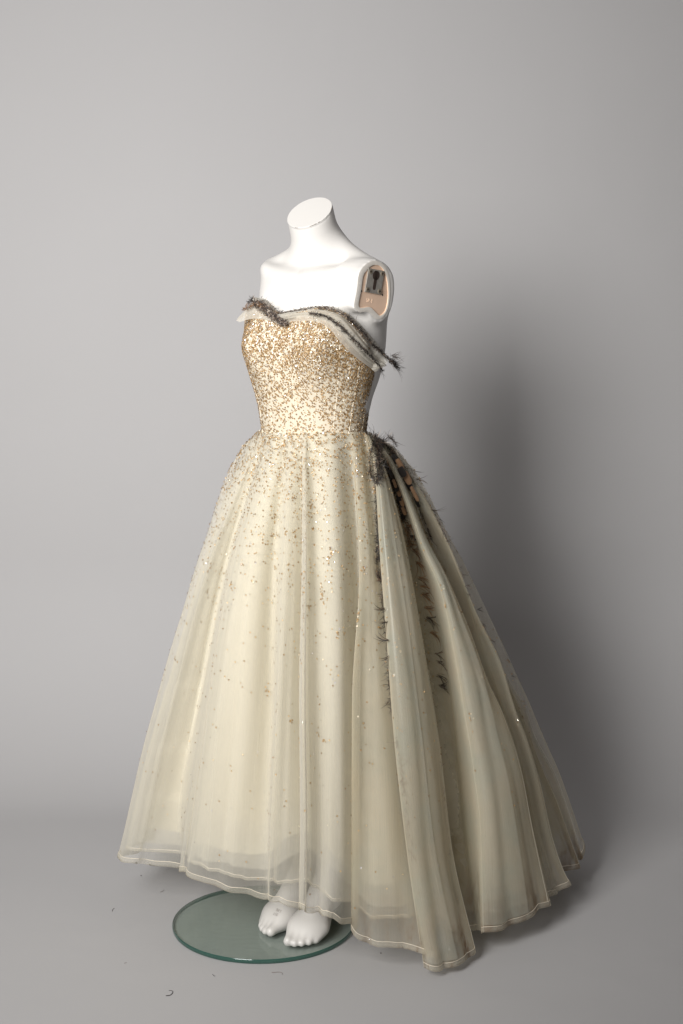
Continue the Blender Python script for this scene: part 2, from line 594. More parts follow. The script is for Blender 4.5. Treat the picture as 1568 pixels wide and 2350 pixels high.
def leg_mesh():
    """left leg, toes towards -y, big toe on -x"""
    h = 0.0021
    lo, hi = (-0.062, -0.165, -0.006), (0.062, 0.135, 0.46)
    X, Y, Z = axes(lo, hi, h)
    V = cone(X, Y, Z, (0.0, 0.062, 0.135), 0.0335, (0.0, 0.078, 0.30), 0.048)
    V = smin(V, cone(X, Y, Z, (0.0, 0.078, 0.30), 0.048, (0, 0.070, 0.48), 0.05), 0.03)
    V = smin(V, ell(X, Y, Z, (0.0, 0.088, 0.056), (0.0285, 0.033, 0.044)), 0.035)
    V = smin(V, cone(X, Y, Z, (0.0, 0.052, 0.118), 0.032, (-0.003, -0.050, 0.043), 0.021), 0.04)
    V = smin(V, ell(X, Y, Z, (0.0, 0.020, 0.050), (0.030, 0.060, 0.028)), 0.03)
    V = smin(V, ell(X, Y, Z, (0.001, -0.058, 0.023), (0.0375, 0.042, 0.0235)), 0.03)
    V = smin(V, ell(X, Y, Z, (-0.022, -0.070, 0.022), (0.019, 0.030, 0.021)), 0.02)
    toes = [(-0.0235, -0.085, -0.0200, -0.1275, 0.0125, 0.0105), (-0.0070, -0.088, -0.0045, -0.1265, 0.0100, 0.0080), (0.0075, -0.085, 0.0085, -0.1195, 0.0096, 0.0076), (0.0200, -0.079, 0.0200, -0.1090, 0.0092, 0.0073), (0.0310, -0.070, 0.0290, -0.0950, 0.0088, 0.0071)]
    T = None
    for x0, y0, x1, y1, r0, r1 in toes:
        a = cone(X, Y, Z, (x0, y0, 0.019), r0, (x1, y1, r1 + 0.0005), r1)
        T = a if T is None else smin(T, a, 0.0055)
    V = smin(V, T, 0.026)
    for x0, y0, x1, y1, r0, r1 in toes:                        # tendons on the instep
        V = smin(V, cone(X, Y, Z, (x0, y0 + 0.004, 0.030), 0.0035, (x0 * 0.35, 0.012, 0.079), 0.002), 0.009)
    for sx in (-1, 1):                                         # ankle bones
        V = smin(V, ell(X, Y, Z, (sx * 0.029, 0.066, 0.118), (0.010, 0.012, 0.014)), 0.015)
    V = np.maximum(V, 0.0005 - Z)
    return surface_nets(V.astype(np.float32), lo, h)


MQ = root('mannequin', 'white headless armless female mannequin with worn bare feet', 'mannequin')
tv, tf = torso_mesh()
TORSO_W = b2w(tv)
torso = mesh_obj('torso', TORSO_W, tf, M['enamel'], MQ)


def neck_cap():
    tr = BVHTree.FromPolygons([tuple(a) for a in tv], [tuple(q) for q in tf.tolist()])
    tau = math.radians(38)
    n = np.array([0, -math.sin(tau), math.cos(tau)])
    e1 = np.array([1.0, 0, 0]); e2 = np.cross(n, e1)
    c = np.array([0, -0.018, 1.4625])
    c = c + e2 * 0.0
    out = []
    for k in range(72):
        a = k * 2 * math.pi / 72
        d = math.cos(a) * e1 + math.sin(a) * e2
        h_ = tr.ray_cast(Vector(c - n * 0.004), Vector(d))
        out.append(c + d * (h_[3] + 0.0002))
    out = np.array(out)
    v = b2w(np.concatenate([out + n * 0.0006, out - n * 0.0035, out * 0.985 + c * 0.015 + n * 0.0012, (c + n * 0.0012)[None]]))
    f = []
    for k in range(72):
        j = (k + 1) % 72
        f += [(k, j, 72 + j, 72 + k), (144 + k, 144 + j, j, k), (216, 144 + j, 144 + k)]
    f = [q[::-1] for q in f]
    cap = mesh_obj('neck_cap', v, f, M['enamel'], MQ, smooth=False)
    mb = MB()
    for a0, a1 in ((255, 268), (300, 322), (326, 331), (20, 30)):
        P = [b2w((c + (out[int(a / 5) % 72] - c) * 1.002 + n * 0.0006)[None])[0] for a in np.arange(a0, a1 + 1, 5)]
        if len(P) > 1:
            mb.add(*tube(P, 0.0006, 4))
    mb.build('scuff', M['ink'], cap)['kind'] = 'stuff'


neck_cap()
LV, LF = leg_mesh()
legs_w = []
for side, org, yaw in ((1, (-0.036, -0.012, 0.0102), 24), (-1, (-0.0885, 0.043, 0.0102), 32)):
    v = LV.copy()
    v[:, 0] *= side * np.interp(v[:, 1], [-0.10, 0.0], [0.92, 0.96])
    v[:, 1] = np.where(v[:, 1] < 0, v[:, 1] * 1.05, v[:, 1])
    f = LF if side == 1 else LF[:, ::-1]
    cy_, sy_ = math.cos(math.radians(yaw)), math.sin(math.radians(yaw))
    v = np.array(org) + v[:, :1] * np.array([cy_, -sy_, 0]) + v[:, 1:2] * np.array([sy_, cy_, 0]) + v[:, 2:] * np.array([0, 0, 1.0])
    legs_w.append((v, f))
    mesh_obj('leg', v, f, M['enamel'], MQ)


def sock_w(yz, x):
    yz = np.asarray(yz, float)
    return b2w(x * SN[None] + yz[:, :1] * SS[None] + yz[:, 1:2] * np.array([[0, 0, 1.0]]))


def prism(poly, x0, x1, name, mat, parent):
    a, b = sock_w(poly, x0), sock_w(poly, x1)
    n = len(poly)
    f = [tuple(range(n, 2 * n))[::-1]] + [(i, (i + 1) % n, n + (i + 1) % n, n + i) for i in range(n)]
    return mesh_obj(name, np.concatenate([a, b]), f, mat, parent, smooth=False)


def arm_joint():
    # rim face: flat ring between outline and panel
    n = 90
    def resample(P, k):
        Q = np.concatenate([P, P[:1]])
        L = np.concatenate([[0], np.cumsum(np.linalg.norm(np.diff(Q, axis=0), axis=1))])
        s = np.linspace(0, L[-1], k, endpoint=False)
        return np.stack([np.interp(s, L, Q[:, 0]), np.interp(s, L, Q[:, 1])], 1)
    c = PANEL.mean(0)
    outer = c + (resample(catmull(RIM, 4, True), 180) - c) * 0.972
    inner = resample(catmull(PANEL, 4, True), 180)
    j = np.array([np.argmin(np.linalg.norm(inner - q, axis=1)) for q in outer])
    inn = inner[j]
    v = np.concatenate([sock_w(outer, SOCK_X + 0.0004), sock_w(outer * 0.5 + inn * 0.5, SOCK_X + 0.0012), sock_w(inn, SOCK_X + 0.0006)])
    f = []
    for i in range(180):
        k = (i + 1) % 180
        f += [(i, k, 180 + k, 180 + i), (180 + i, 180 + k, 360 + k, 360 + i)]
    rim = mesh_obj('arm_joint_rim', v, f, M['rim'], MQ)
    PS = catmull(PANEL, 3, True)
    pan = prism(PS, SOCK_X - 0.0038, SOCK_X - 0.0012, 'arm_joint_panel', M['socket'], MQ)
    bp = sock_w(np.concatenate([PS, PS[:1]]), SOCK_X - 0.0004)
    tvv, tff = tube(bp, 0.0009, 6)
    mesh_obj('bead', tvv, tff, M['seam'], pan)
    plate_c = crop_sock([(635, 495), (1125, 590), (995, 1330), (515, 1240)])
    pl = prism(plate_c, SOCK_X - 0.0015, SOCK_X + 0.0016, 'lock_plate', M['steel'], MQ)
    e1, e2 = plate_c[1] - plate_c[0], plate_c[3] - plate_c[0]
    u1, u2 = e1 / np.linalg.norm(e1), e2 / np.linalg.norm(e2)
    w, hh = np.linalg.norm(e1), np.linalg.norm(e2)
    # keyhole
    kc = crop_sock([(858, 725)])[0]
    r = 0.0098
    a = np.linspace(math.radians(115), math.radians(425), 26)
    P = [kc + r * (math.cos(t) * u1 - math.sin(t) * u2) for t in a]
    P += [kc + u1 * 0.0042 + u2 * 0.026, kc + u1 * 0.0025 + u2 * 0.0285, kc - u1 * 0.0025 + u2 * 0.0285, kc - u1 * 0.0042 + u2 * 0.026]
    prism(np.array(P), SOCK_X + 0.0010, SOCK_X + 0.0019, 'keyhole', M['hole'], pl)
    for q in [(690, 605), (1055, 670), (595, 1165), (965, 1225)]:
        c0 = crop_sock([q])[0]
        an = np.arange(16) * 2 * math.pi / 16
        circ = c0 + 0.0046 * np.stack([np.cos(an), np.sin(an)], 1)
        sc = prism(circ, SOCK_X + 0.0012, SOCK_X + 0.0026, 'screw', M['screw'], pl)
        sl = np.array([c0 + 0.003 * u1 + 0.0008 * u2, c0 - 0.003 * u1 + 0.0008 * u2, c0 - 0.003 * u1 - 0.0008 * u2, c0 + 0.003 * u1 - 0.0008 * u2])
        s2 = np.array([c0 + 0.003 * u2 + 0.0008 * u1, c0 - 0.003 * u2 + 0.0008 * u1, c0 - 0.003 * u2 - 0.0008 * u1, c0 + 0.003 * u2 - 0.0008 * u1])
        mb = MB()
        for k, q4 in enumerate((sl, s2)):
            mb.add(sock_w(q4, SOCK_X + 0.0028 + 0.0001 * k), [(0, 1, 2, 3)])
        mb.build('slot', M['hole'], pl, False)
    for q in [(425, 1220), (1080, 1340)]:
        c0 = crop_sock([q])[0]
        an = np.arange(14) * 2 * math.pi / 14
        d = np.stack([np.cos(an), np.sin(an)], 1)
        prism(c0 + 0.0030 * d, SOCK_X - 0.0014, SOCK_X - 0.0009, 'peg_collar', M['seam'], pan)
        prism(c0 + 0.0022 * d, SOCK_X - 0.0010, SOCK_X - 0.0006, 'peg_hole', M['hole'], pan)
    # moulded mark
    cu = bpy.data.curves.new('moulded_mark', 'FONT')
    cu.body = 'SP-1'
    cu.size = 0.0105
    cu.extrude = 0.0004
    tmp = bpy.data.objects.new('tmp', cu)
    COL.objects.link(tmp)
    bpy.context.view_layer.update()
    me = tmp.to_mesh()
    tvx = np.array([v.co[:] for v in me.vertices])
    tfs = [tuple(p.vertices) for p in me.polygons]
    tmp.to_mesh_clear()
    bpy.data.objects.remove(tmp)
    o0, o1 = crop_sock([(585, 1560), (790, 1590)])
    ux = (o1 - o0) / np.linalg.norm(o1 - o0)
    uy = np.array([-ux[1], ux[0]])
    if uy[1] < 0:
        uy = -uy
    yz = o0 + tvx[:, :1] * 1.0 * ux + tvx[:, 1:2] * uy
    W = b2w((SOCK_X - 0.0011 + tvx[:, 2:3]) * SN[None] + yz[:, :1] * SS[None] + yz[:, 1:2] * np.array([[0, 0, 1.0]]))
    mesh_obj('moulded_mark', W, tfs, M['seam'], pan, False)


arm_joint()


# ------------------------------------------------------------------ gown: bodice
GOWN = root('ball_gown', 'strapless cream tulle ball gown with gold sequins and feather trimmed side train', 'gown')
ZR = [0.985, 1.03, 1.08, 1.14, 1.20, 1.26, 1.31]
AR = [0.122, 0.107, 0.114, 0.128, 0.137, 0.142, 0.145]
FR = [0.093, 0.083, 0.089, 0.099, 0.104, 0.098, 0.090]
KR = [0.096, 0.086, 0.088, 0.092, 0.096, 0.100, 0.104]
TOPA = [-180, -120, -90, -58, -35, -22, 0, 28, 50, 75, 95, 120, 180]
TOPZ = [1.16, 1.17, 1.21, 1.262, 1.292, 1.288, 1.268, 1.286, 1.274, 1.225, 1.175, 1.15, 1.16]


def bodice_point(al, z, off=0.0):
    """al: degrees from the front, + towards the left arm; body frame"""
    a, bf, bb = np.interp(z, ZR, AR), np.interp(z, ZR, FR), np.interp(z, ZR, KR)
    t = np.radians(al)
    s, c = np.sin(t), np.cos(t)
    p = 0.92
    x = (a + off) * np.sign(s) * np.abs(s) ** p
    y = -np.where(c > 0, bf + off, bb + off) * np.sign(c) * np.abs(c) ** p
    for sg in (-1, 1):
        g = np.exp(-((x - sg * 0.068) / 0.044) ** 2 - ((z - 1.205) / np.where(z > 1.205, 0.050, 0.062)) ** 2) * (c > -0.2)
        y = y - 0.034 * g
        x = x + sg * 0.010 * g
    return np.stack(np.broadcast_arrays(x, y, z), -1)


NA, NZ = 144, 60
als = np.linspace(-180, 180, NA, endpoint=False)
BG = np.zeros((NA, NZ, 3))
for i, al in enumerate(als):
    zt = np.interp(al, TOPA, TOPZ)
    BG[i] = bodice_point(al, 1.019 + (zt - 1.019) * np.linspace(0, 1, NZ), 0.003)
BGW = b2w(BG)
mesh_obj('bodice', BGW.reshape(-1, 3), grid_faces(NA, NZ, True), M['bodice'], GOWN)
bvh_bod = BVHTree.FromPolygons([tuple(v) for v in BGW.reshape(-1, 3)], grid_faces(NA, NZ, True))
bvh_tor = BVHTree.FromPolygons([tuple(v) for v in TORSO_W], [tuple(f) for f in tf.tolist()])
# boning seams
for al in (-52, -25, 2, 24, 46, 68, 92):
    zt = np.interp(al, TOPA, TOPZ)
    zz = np.linspace(1.02, zt - 0.004, 40)
    P = b2w(bodice_point(al + 4 * np.sin((zz - 1.0) * 9), zz, 0.0033))
    v, f = tube(P, 0.0007, 5)
    mesh_obj('boning_seam', v, f, M['thread'], GOWN)

# ------------------------------------------------------------------ gown: skirt built from its folds
MROW = 104
FS = np.array([0, .036, .092, .163, .235, .30, .418, .52, .63, .745, .857, .95, 1.0])
FF = np.array([0, .116, .21, .2875, .356, .428, .5375, .63, .725, .82, .897, .96, 1.0])
ring_al = np.linspace(-70, 125, 200)
ring_w = b2w(bodice_point(ring_al, np.full(200, 1.02), 0.006))
ring_px = proj(ring_w)


def waist_y(px):
    return np.interp(px, ring_px[:, 0], ring_w[:, 1])


def pchip(x, y, q):
    x, y = np.asarray(x, float), np.asarray(y, float)
    h = np.diff(x); d = np.diff(y) / h
    m = np.zeros_like(y)
    m[0], m[-1] = d[0], d[-1]
    for i in range(1, len(y) - 1):
        if d[i - 1] * d[i] > 0:
            w1, w2 = 2 * h[i] + h[i - 1], h[i] + 2 * h[i - 1]
            m[i] = (w1 + w2) / (w1 / d[i - 1] + w2 / d[i])
    k = np.clip(np.searchsorted(x, q) - 1, 0, len(h) - 1)
    s = (q - x[k]) / h[k]
    return (1 + 2 * s) * (1 - s) ** 2 * y[k] + s * (1 - s) ** 2 * h[k] * m[k] + s * s * (3 - 2 * s) * y[k + 1] + s * s * (s - 1) * h[k] * m[k + 1]


def fold(pts, zh, yw=None, dy=0.0):
    """one line down the cloth, from waist to hem; pts measured on the photo, zh: hem height"""
    pts = sorted(pts, key=lambda p: p[1])
    xs, ys = [p[0] for p in pts], [p[1] for p in pts]
    s = np.linspace(0, 1, MROW)
    y = ys[0] + (ys[-1] - ys[0]) * s
    x = pchip(ys, xs, y)
    Yw = waist_y(xs[0]) if yw is None else yw
    Yh = atz(xs[-1], ys[-1], zh)[1]
    f = np.interp(s, FS, FF)
    Y = Yw + (Yh - Yw) * f + dy * np.sin(math.pi * np.minimum(1, s * 1.0)) ** 0.8
    return np.array([aty(a, b, c) for a, b, c in zip(x, y, Y)])


def F5(x0, x1, x2, x3, xh, yh, zh, dy=0.0, y0=992):
    return fold([(x0, y0), (x1, 1300), (x2, 1600), (x3, 1900), (xh, yh)], zh, None, dy)


SIL_L = [(594, 990), (558, 1025), (527, 1080), (500, 1150), (478, 1220), (455, 1285), (420, 1400), (390, 1500), (360, 1610), (330, 1720), (305, 1830), (285, 1920), (273, 1966)]
front = [
    fold(SIL_L, 0.108, 0.16),
    F5(597, 474, 392, 318, 300, 1981, 0.118, -0.015),
    F5(604, 500, 430, 365, 350, 1984, 0.110, 0.01),
    F5(614, 520, 462, 415, 424, 1998, 0.104, 0.035),
    F5(622, 532, 478, 436, 417, 2002, 0.135, -0.01),
    F5(636, 566, 530, 490, 470, 2025, 0.135, -0.015),
    F5(648, 598, 575, 548, 535, 2046, 0.128, 0.0),
    F5(658, 630, 625, 612, 610, 2062, 0.118, 0.03),
    F5(666, 652, 637, 624, 618, 2064, 0.140, -0.01),
    F5(678, 672, 664, 660, 655, 2076, 0.132, 0.005),
    F5(690, 698, 694, 698, 696, 2086, 0.122, 0.03),
    F5(695, 693, 687, 689, 686, 2085, 0.150, -0.018),
    F5(702, 704, 702, 705, 703, 2089, 0.152, -0.02),
    F5(708, 700, 700, 703, 699, 2090, 0.130, 0.02),
    F5(730, 735, 735, 733, 725, 2095, 0.130, 0.0),
    F5(745, 760, 765, 762, 752, 2102, 0.134, -0.012),
    F5(770, 788, 792, 790, 780, 2116, 0.122, -0.004),
    F5(800, 822, 826, 826, 822, 2124, 0.090, 0.035),
    F5(812, 826, 809, 807, 806, 2136, 0.088, -0.02),
    F5(826, 848, 848, 850, 850, 2168, 0.064, -0.02),
    F5(836, 866, 895, 915, 925, 2176, 0.056, -0.005),
    fold([(840, 996), (858, 1080), (880, 1300), (945, 1600), (985, 1900), (1004, 2199)], 0.040, 0.03, 0.02),
    fold([(841, 997), (857, 1080), (876, 1300), (925, 1600), (955, 1900), (984, 2180)], 0.026, 0.035, 0.05),
]
train = [
    fold([(842, 998), (855, 1040), (863, 1100), (872, 1250), (886, 1450), (904, 1700), (932, 1950), (974, 2221)], 0.020, 0.02, -0.03),
    fold([(843, 998), (862, 1040), (877, 1100), (898, 1250), (925, 1450), (953, 1700), (980, 1950), (1030, 2222)], 0.016, 0.03, -0.045),
    fold([(844, 998), (868, 1040), (893, 1110), (935, 1280), (960, 1410), (985, 1560), (1006, 1700), (1036, 1950), (1088, 2183)], 0.020, 0.04, -0.03),
    fold([(844, 998), (870, 1040), (897, 1110), (930, 1260), (948, 1410), (968, 1560), (985, 1700), (1005, 1950), (1022, 2149)], 0.024, 0.075, 0.06),
    fold([(845, 998), (874, 1038), (910, 1110), (950, 1230), (985, 1350), (1014, 1500), (1040, 1700), (1062, 1900), (1095, 2134)], 0.036, 0.08, 0.06),
    fold([(845, 997), (880, 1036), (928, 1140), (968, 1260), (1010, 1355), (1042, 1500), (1066, 1632), (1092, 1776), (1106, 1900), (1112, 2142)], 0.050, 0.085, 0.0),
    fold([(846, 997), (882, 1036), (930, 1130), (977, 1245), (1014, 1320), (1050, 1420), (1098, 1560), (1122, 1680), (1148, 1800), (1166, 1930), (1186, 2118)], 0.052, 0.09, -0.015),
    fold([(846, 997), (884, 1034), (935, 1130), (984, 1249), (1022, 1318), (1045, 1369), (1078, 1449), (1118, 1564), (1152, 1640), (1190, 1760), (1218, 1905), (1256, 2078)], 0.060, 0.10, -0.01),
    fold([(847, 996), (886, 1032), (938, 1124), (984, 1240), (1021, 1335), (1050, 1400), (1082, 1490), (1120, 1600), (1155, 1690), (1190, 1800), (1212, 1920), (1240, 2066)], 0.046, 0.15, 0.06),
    fold([(847, 996), (890, 1030), (947, 1124), (993, 1200), (1035, 1275), (1068, 1363), (1092, 1450), (1132, 1570), (1166, 1670), (1204, 1800), (1228, 1920), (1262, 2056)], 0.052, 0.14, 0.02),
    fold([(848, 995), (895, 1028), (952, 1105), (992, 1172), (1024, 1240), (1052, 1310), (1088, 1395), (1150, 1520), (1184, 1632), (1206, 1690), (1237, 1800), (1262, 1920), (1290, 2004), (1305, 2032)], 0.066, 0.14, -0.005),
    fold([(848, 994), (894, 1026), (950, 1104), (988, 1172), (1040, 1300), (1080, 1400), (1136, 1530), (1176, 1660), (1218, 1800), (1246, 1920), (1285, 2008)], 0.050, 0.18, 0.05),
    fold([(847, 993), (892, 1024), (946, 1102), (985, 1172), (1045, 1310), (1085, 1402), (1148, 1530), (1198, 1640), (1244, 1760), (1279, 1840), (1316, 1951), (1329, 1990)], 0.058, 0.18, 0.02),
    fold([(846, 992), (890, 1024), (944, 1102), (983, 1172), (1040, 1312), (1080, 1405), (1140, 1535), (1190, 1650), (1235, 1770), (1270, 1850), (1305, 1945), (1318, 1975)], 0.050, 0.20, 0.04),
    fold([(845, 991), (888, 1023), (942, 1101), (982, 1172), (1046, 1312), (1086, 1405), (1152, 1535), (1208, 1636), (1226, 1685), (1276, 1778), (1315, 1884), (1341, 1966)], 0.070, 0.21, 0.02),
]
# the back, not seen here but there
back = []
NB = 15
p_r, p_l = train[-1], front[0]
for k in range(1, NB):
    th = math.pi * k / NB
    c = np.array([0.02, 0.16])
    a0 = math.atan2(p_r[-1][1] - c[1], p_r[-1][0] - c[0])
    a1 = math.atan2(p_l[-1][1] - c[1], p_l[-1][0] - c[0])
    if a1 < a0:
        a1 += 2 * math.pi
    an = a0 + (a1 - a0) * k / NB
    r0 = np.linalg.norm(p_r[-1][:2] - c); r1 = np.linalg.norm(p_l[-1][:2] - c)
    rr = r0 + (r1 - r0) * k / NB - 0.06 * math.sin(th) + (0.03 if k % 2 else -0.02)
    hem = np.array([c[0] + rr * math.cos(an), min(c[1] + rr * math.sin(an), 0.60), 0.075 + 0.02 * math.sin(th)])
    al = 110 + (300 - 110) * k / NB
    al = al if al <= 180 else al - 360
    top = b2w(bodice_point(np.array(float(al)), np.array(1.025), 0.006))
    s = np.linspace(0, 1, MROW)
    f = np.interp(s, FS, FF)
    P = top[None] + (hem - top)[None] * np.stack([f, f, s], 1)
    back.append(P)

CURVES = np.array(front + train + back)            # (ncurve, MROW, 3)
NF, NT_, SUB = len(front), len(train), 8
SK = catmull(CURVES, SUB, closed=True)             # (ncurve*SUB, MROW, 3)
NCOL = len(SK)
srow = np.linspace(0, 1, MROW)
# soft unevenness of the net, growing towards the hem
ph = rng.uniform(0, 6.28, 6)
uu = np.arange(NCOL)[:, None] / NCOL * 2 * math.pi
rip = sum(np.sin(uu * k + srow[None] * q + p) for k, q, p in zip((23, 37, 53, 71, 97, 31), (5, -8, 11, 6, -7, 14), ph)) / 6
AXT, AXB = np.array([-0.057, 0.095]), np.array([0.02, 0.12])
AXIS = AXT[None] + (AXB - AXT)[None] * srow[:, None]


def outward(G):
    d = G.copy()
    d[..., :2] -= AXIS[None, :G.shape[1]]
    d[..., 2] = 0
    return unit(d)


SK = SK + outward(SK) * (rip * (0.0005 + 0.0028 * srow[None]))[..., None]
cpos = np.arange(NCOL)
tmask = np.clip((cpos - (NF - 1) * SUB) / 6.0, 0, 1) * np.clip(((NF + NT_ - 1) * SUB - cpos) / 6.0, 0, 1)
pl1 = np.abs(np.sin(cpos[:, None] * 0.46 + 0.9 * np.sin(srow[None] * 3.1 + cpos[:, None] * 0.05))) ** 0.7 - 0.6
fmask = 1 - tmask
pl2 = np.abs(np.sin(cpos[:, None] * 0.31 + 0.8 * np.sin(srow[None] * 2.3 + cpos[:, None] * 0.07))) ** 0.6 - 0.6
SK = SK + outward(SK) * (pl1 * tmask[:, None] * 0.012 * srow[None] + pl2 * fmask[:, None] * 0.009 * srow[None])[..., None]
zrip = 0.0010 * np.sin(uu[:, 0] * 41 + 1) + 0.0007 * np.sin(uu[:, 0] * 67)
SK[..., 2] += zrip[:, None] * srow[None] ** 4


def smooth_u(G, sig):
    n = len(G)
    k = np.arange(-int(3 * sig), int(3 * sig) + 1)
    wgt = np.exp(-(k / sig) ** 2 / 2); wgt /= wgt.sum()
    return sum(w * np.roll(G, -i, axis=0) for i, w in zip(k, wgt))


def cut_rows(G, smax):
    """G resampled so that its last row lies at smax (number or one per column)"""
    smax = np.broadcast_to(smax, (len(G),))
    q = np.linspace(0, 1, MROW)[None] * smax[:, None] * (MROW - 1)
    i = np.clip(q.astype(int), 0, MROW - 2)
    fr = (q - i)[..., None]
    r = np.arange(len(G))[:, None]
    return G[r, i] * (1 - fr) + G[r, i + 1] * fr


def cloth(name, G, mat, parent, c0=0, c1=None, wrap=False):
    S = G if wrap else G[c0:c1]
    nu, nv = S.shape[:2]
    d = np.concatenate([[0], np.cumsum(np.linalg.norm(np.diff(S[:, -1], axis=0), axis=1))])
    uv = np.zeros((nu, nv, 2))
    uv[..., 0] = d[:, None]
    uv[..., 1] = np.linspace(0, 1.05, nv)[None]
    return mesh_obj(name, S.reshape(-1, 3), grid_faces(nu, nv, wrap), mat, parent, uv=uv.reshape(-1, 2))


def hem_trim(G, c0, c1, parent, height=0.011, mat=None):
    """folded-up hem: a second thickness with a row of stitches along its top"""
    S = G[c0:c1]
    O = outward(G)[c0:c1, -1]
    L = np.linalg.norm(S[:, -1] - S[:, -6], axis=1) / 5
    rows = []
    for hgt, off in ((height, 0.0008), (height * 0.5, 0.0011), (0.0, 0.0008), (0.0, -0.0006)):
        k = hgt / L
        q = (MROW - 1) - k
        i = np.clip(q.astype(int), 0, MROW - 2)
        fr = (q - i)[:, None]
        r = np.arange(len(S))
        rows.append(S[r, i] * (1 - fr) + S[r, i + 1] * fr + O * off - np.array([0, 0, 0.0003]) * (hgt == 0))
    B = np.stack(rows, 1)
    d = np.concatenate([[0], np.cumsum(np.linalg.norm(np.diff(S[:, -1], axis=0), axis=1))])
    uv = np.zeros(B.shape[:2] + (2,)); uv[..., 0] = d[:, None]; uv[..., 1] = np.linspace(0, .02, B.shape[1])[None]
    b = mesh_obj('hem_band', B.reshape(-1, 3), grid_faces(len(B), B.shape[1]), mat or M['band'], parent, uv=uv.reshape(-1, 2))
    v, f = tube(rows[0] + O * 0.0004, 0.0005, 5)
    mesh_obj('hem_stitching', v, f, M['thread'], b)


C_FR0, C_FR1 = 0, 17 * SUB + 3                       # front panel columns
C_SP1 = (NF - 1) * SUB + 1                           # the side panel ends where the train begins
C_TR0, C_TR1 = (NF - 1) * SUB, (NF + NT_ - 1) * SUB + 1
C_BK0 = (NF + NT_ - 1) * SUB
SKB = np.concatenate([SK, SK[:1]])                  # closes the back panel
ov_f = cloth('outer_skirt', SK, M['outer'], GOWN, C_FR0, C_FR1)
ov_s = cloth('side_panel', SK, M['train'], GOWN, C_FR1 - 1, C_SP1)
ov_t = cloth('side_train', SK, M['train'], GOWN, C_TR0, C_TR1)
ov_b = cloth('back_skirt', SKB, M['outer'], GOWN, C_BK0, len(SKB))
for c0, c1, par, m in ((C_FR0, C_FR1, ov_f, None), (C_FR1 - 1, C_SP1, ov_s, None), (C_TR0, C_TR1, ov_t, None), (C_BK0, len(SKB), ov_b, None)):
    hem_trim(SKB, c0, c1, par)

# pale selvages that catch the light along the main folds
for idx, par in [(4, ov_f), (8, ov_f), (11, ov_f), (12, ov_f), (18, ov_s), (NF, ov_t), (NF + 2, ov_t), (NF + 5, ov_t), (NF + 7, ov_t), (NF + 10, ov_t), (NF + 12, ov_t), (NF + 14, ov_t)]:
    P = SK[idx * SUB, 9:] + outward(SK)[idx * SUB, 9:] * 0.0006
    v, f = tube(P, np.linspace(0.0003, 0.0006, len(P)), 4)
    mesh_obj('selvage', v, f, M['selvage'], par)

# silver-green net laid over the two forward folds of the train
LA = SK + outward(SK) * 0.004
def lame(c0, c1, smax):
    S = cut_rows(LA, smax)[c0:c1]
    d = np.concatenate([[0], np.cumsum(np.linalg.norm(np.diff(S[:, -1], axis=0), axis=1))])
    uv = np.zeros(S.shape[:2] + (2,)); uv[..., 0] = d[:, None]; uv[..., 1] = np.linspace(0, 1, MROW)[None]
    return mesh_obj('net_overlay', S.reshape(-1, 3), grid_faces(*S.shape[:2]), M['lame'], ov_t, uv=uv.reshape(-1, 2))


lame(C_TR0 + 1, C_TR0 + 2 * SUB + 3, 0.985)
lame(C_TR0 + 5 * SUB, C_TR0 + 7 * SUB + 3, 0.985)
lame(C_TR0 + 9 * SUB + 2, C_TR0 + 10 * SUB + 3, 0.985)

# inner layers: each hangs inside the deepest folds of the one over it
NBIN = 300
rel = SK[..., :2] - AXIS[None]
ANG = np.arctan2(rel[..., 1], rel[..., 0]) % (2 * math.pi)
RAD = np.linalg.norm(rel, axis=-1)


def ring_filter(a, k, fn):
    return fn([np.roll(a, d, axis=0) for d in range(-k, k + 1)])


RMIN = np.zeros((NBIN, MROW)); ZAV = np.zeros((NBIN, MROW))
for j in range(MROW):
    # sample densely along the cloth, keep the innermost radius seen in each direction
    a0, a1 = ANG[:, j], np.roll(ANG[:, j], -1)
    da = (a1 - a0 + math.pi) % (2 * math.pi) - math.pi
    r0, r1 = RAD[:, j], np.roll(RAD[:, j], -1)
    z0, z1 = SK[:, j, 2], np.roll(SK[:, j, 2], -1)
    t = np.linspace(0, 1, 8, endpoint=False)[None]
    aa = ((a0[:, None] + da[:, None] * t) % (2 * math.pi)).ravel()
    rr = (r0[:, None] + (r1 - r0)[:, None] * t).ravel()
    zz = (z0[:, None] + (z1 - z0)[:, None] * t).ravel()
    b = np.minimum((aa / (2 * math.pi) * NBIN).astype(int), NBIN - 1)
    m = np.full(NBIN, np.inf); np.minimum.at(m, b, rr)
    zs = np.zeros(NBIN); c = np.zeros(NBIN)
    np.add.at(zs, b, zz); np.add.at(c, b, 1)
    ok = c > 0
    x = np.arange(NBIN)
    RMIN[:, j] = np.interp(x, x[ok], m[ok], period=NBIN)
    ZAV[:, j] = np.interp(x, x[ok], zs[ok] / c[ok], period=NBIN)
BA = (np.arange(NBIN) + 0.5) * 2 * math.pi / NBIN


def layer(d, kmin, sig, amp, freq, ph_, ksh=0):
    r = ring_filter(RMIN, kmin, lambda q: np.min(q, axis=0))
    r = smooth_u(r, sig)
    z = smooth_u(ZAV, max(4, sig))
    lim = np.minimum(1, srow * 14 + 0.12)[None]
    r = r - d * lim
    w_ = np.sin(BA * freq + ph_)[:, None] + 0.6 * np.sin(BA * (freq * 1.7) + ph_ * 2)[:, None] + 0.5 * np.sin(BA[:, None] * (freq * 2.9) + srow[None] * 4)
    r = r - amp * (1 + w_ / 1.6) * srow[None] ** 0.8
    G = np.stack([AXIS[None, :, 0] + r * np.cos(BA)[:, None], AXIS[None, :, 1] + r * np.sin(BA)[:, None], z], -1)
    return G


tcol = np.arange(NBIN)
hl = 1.12
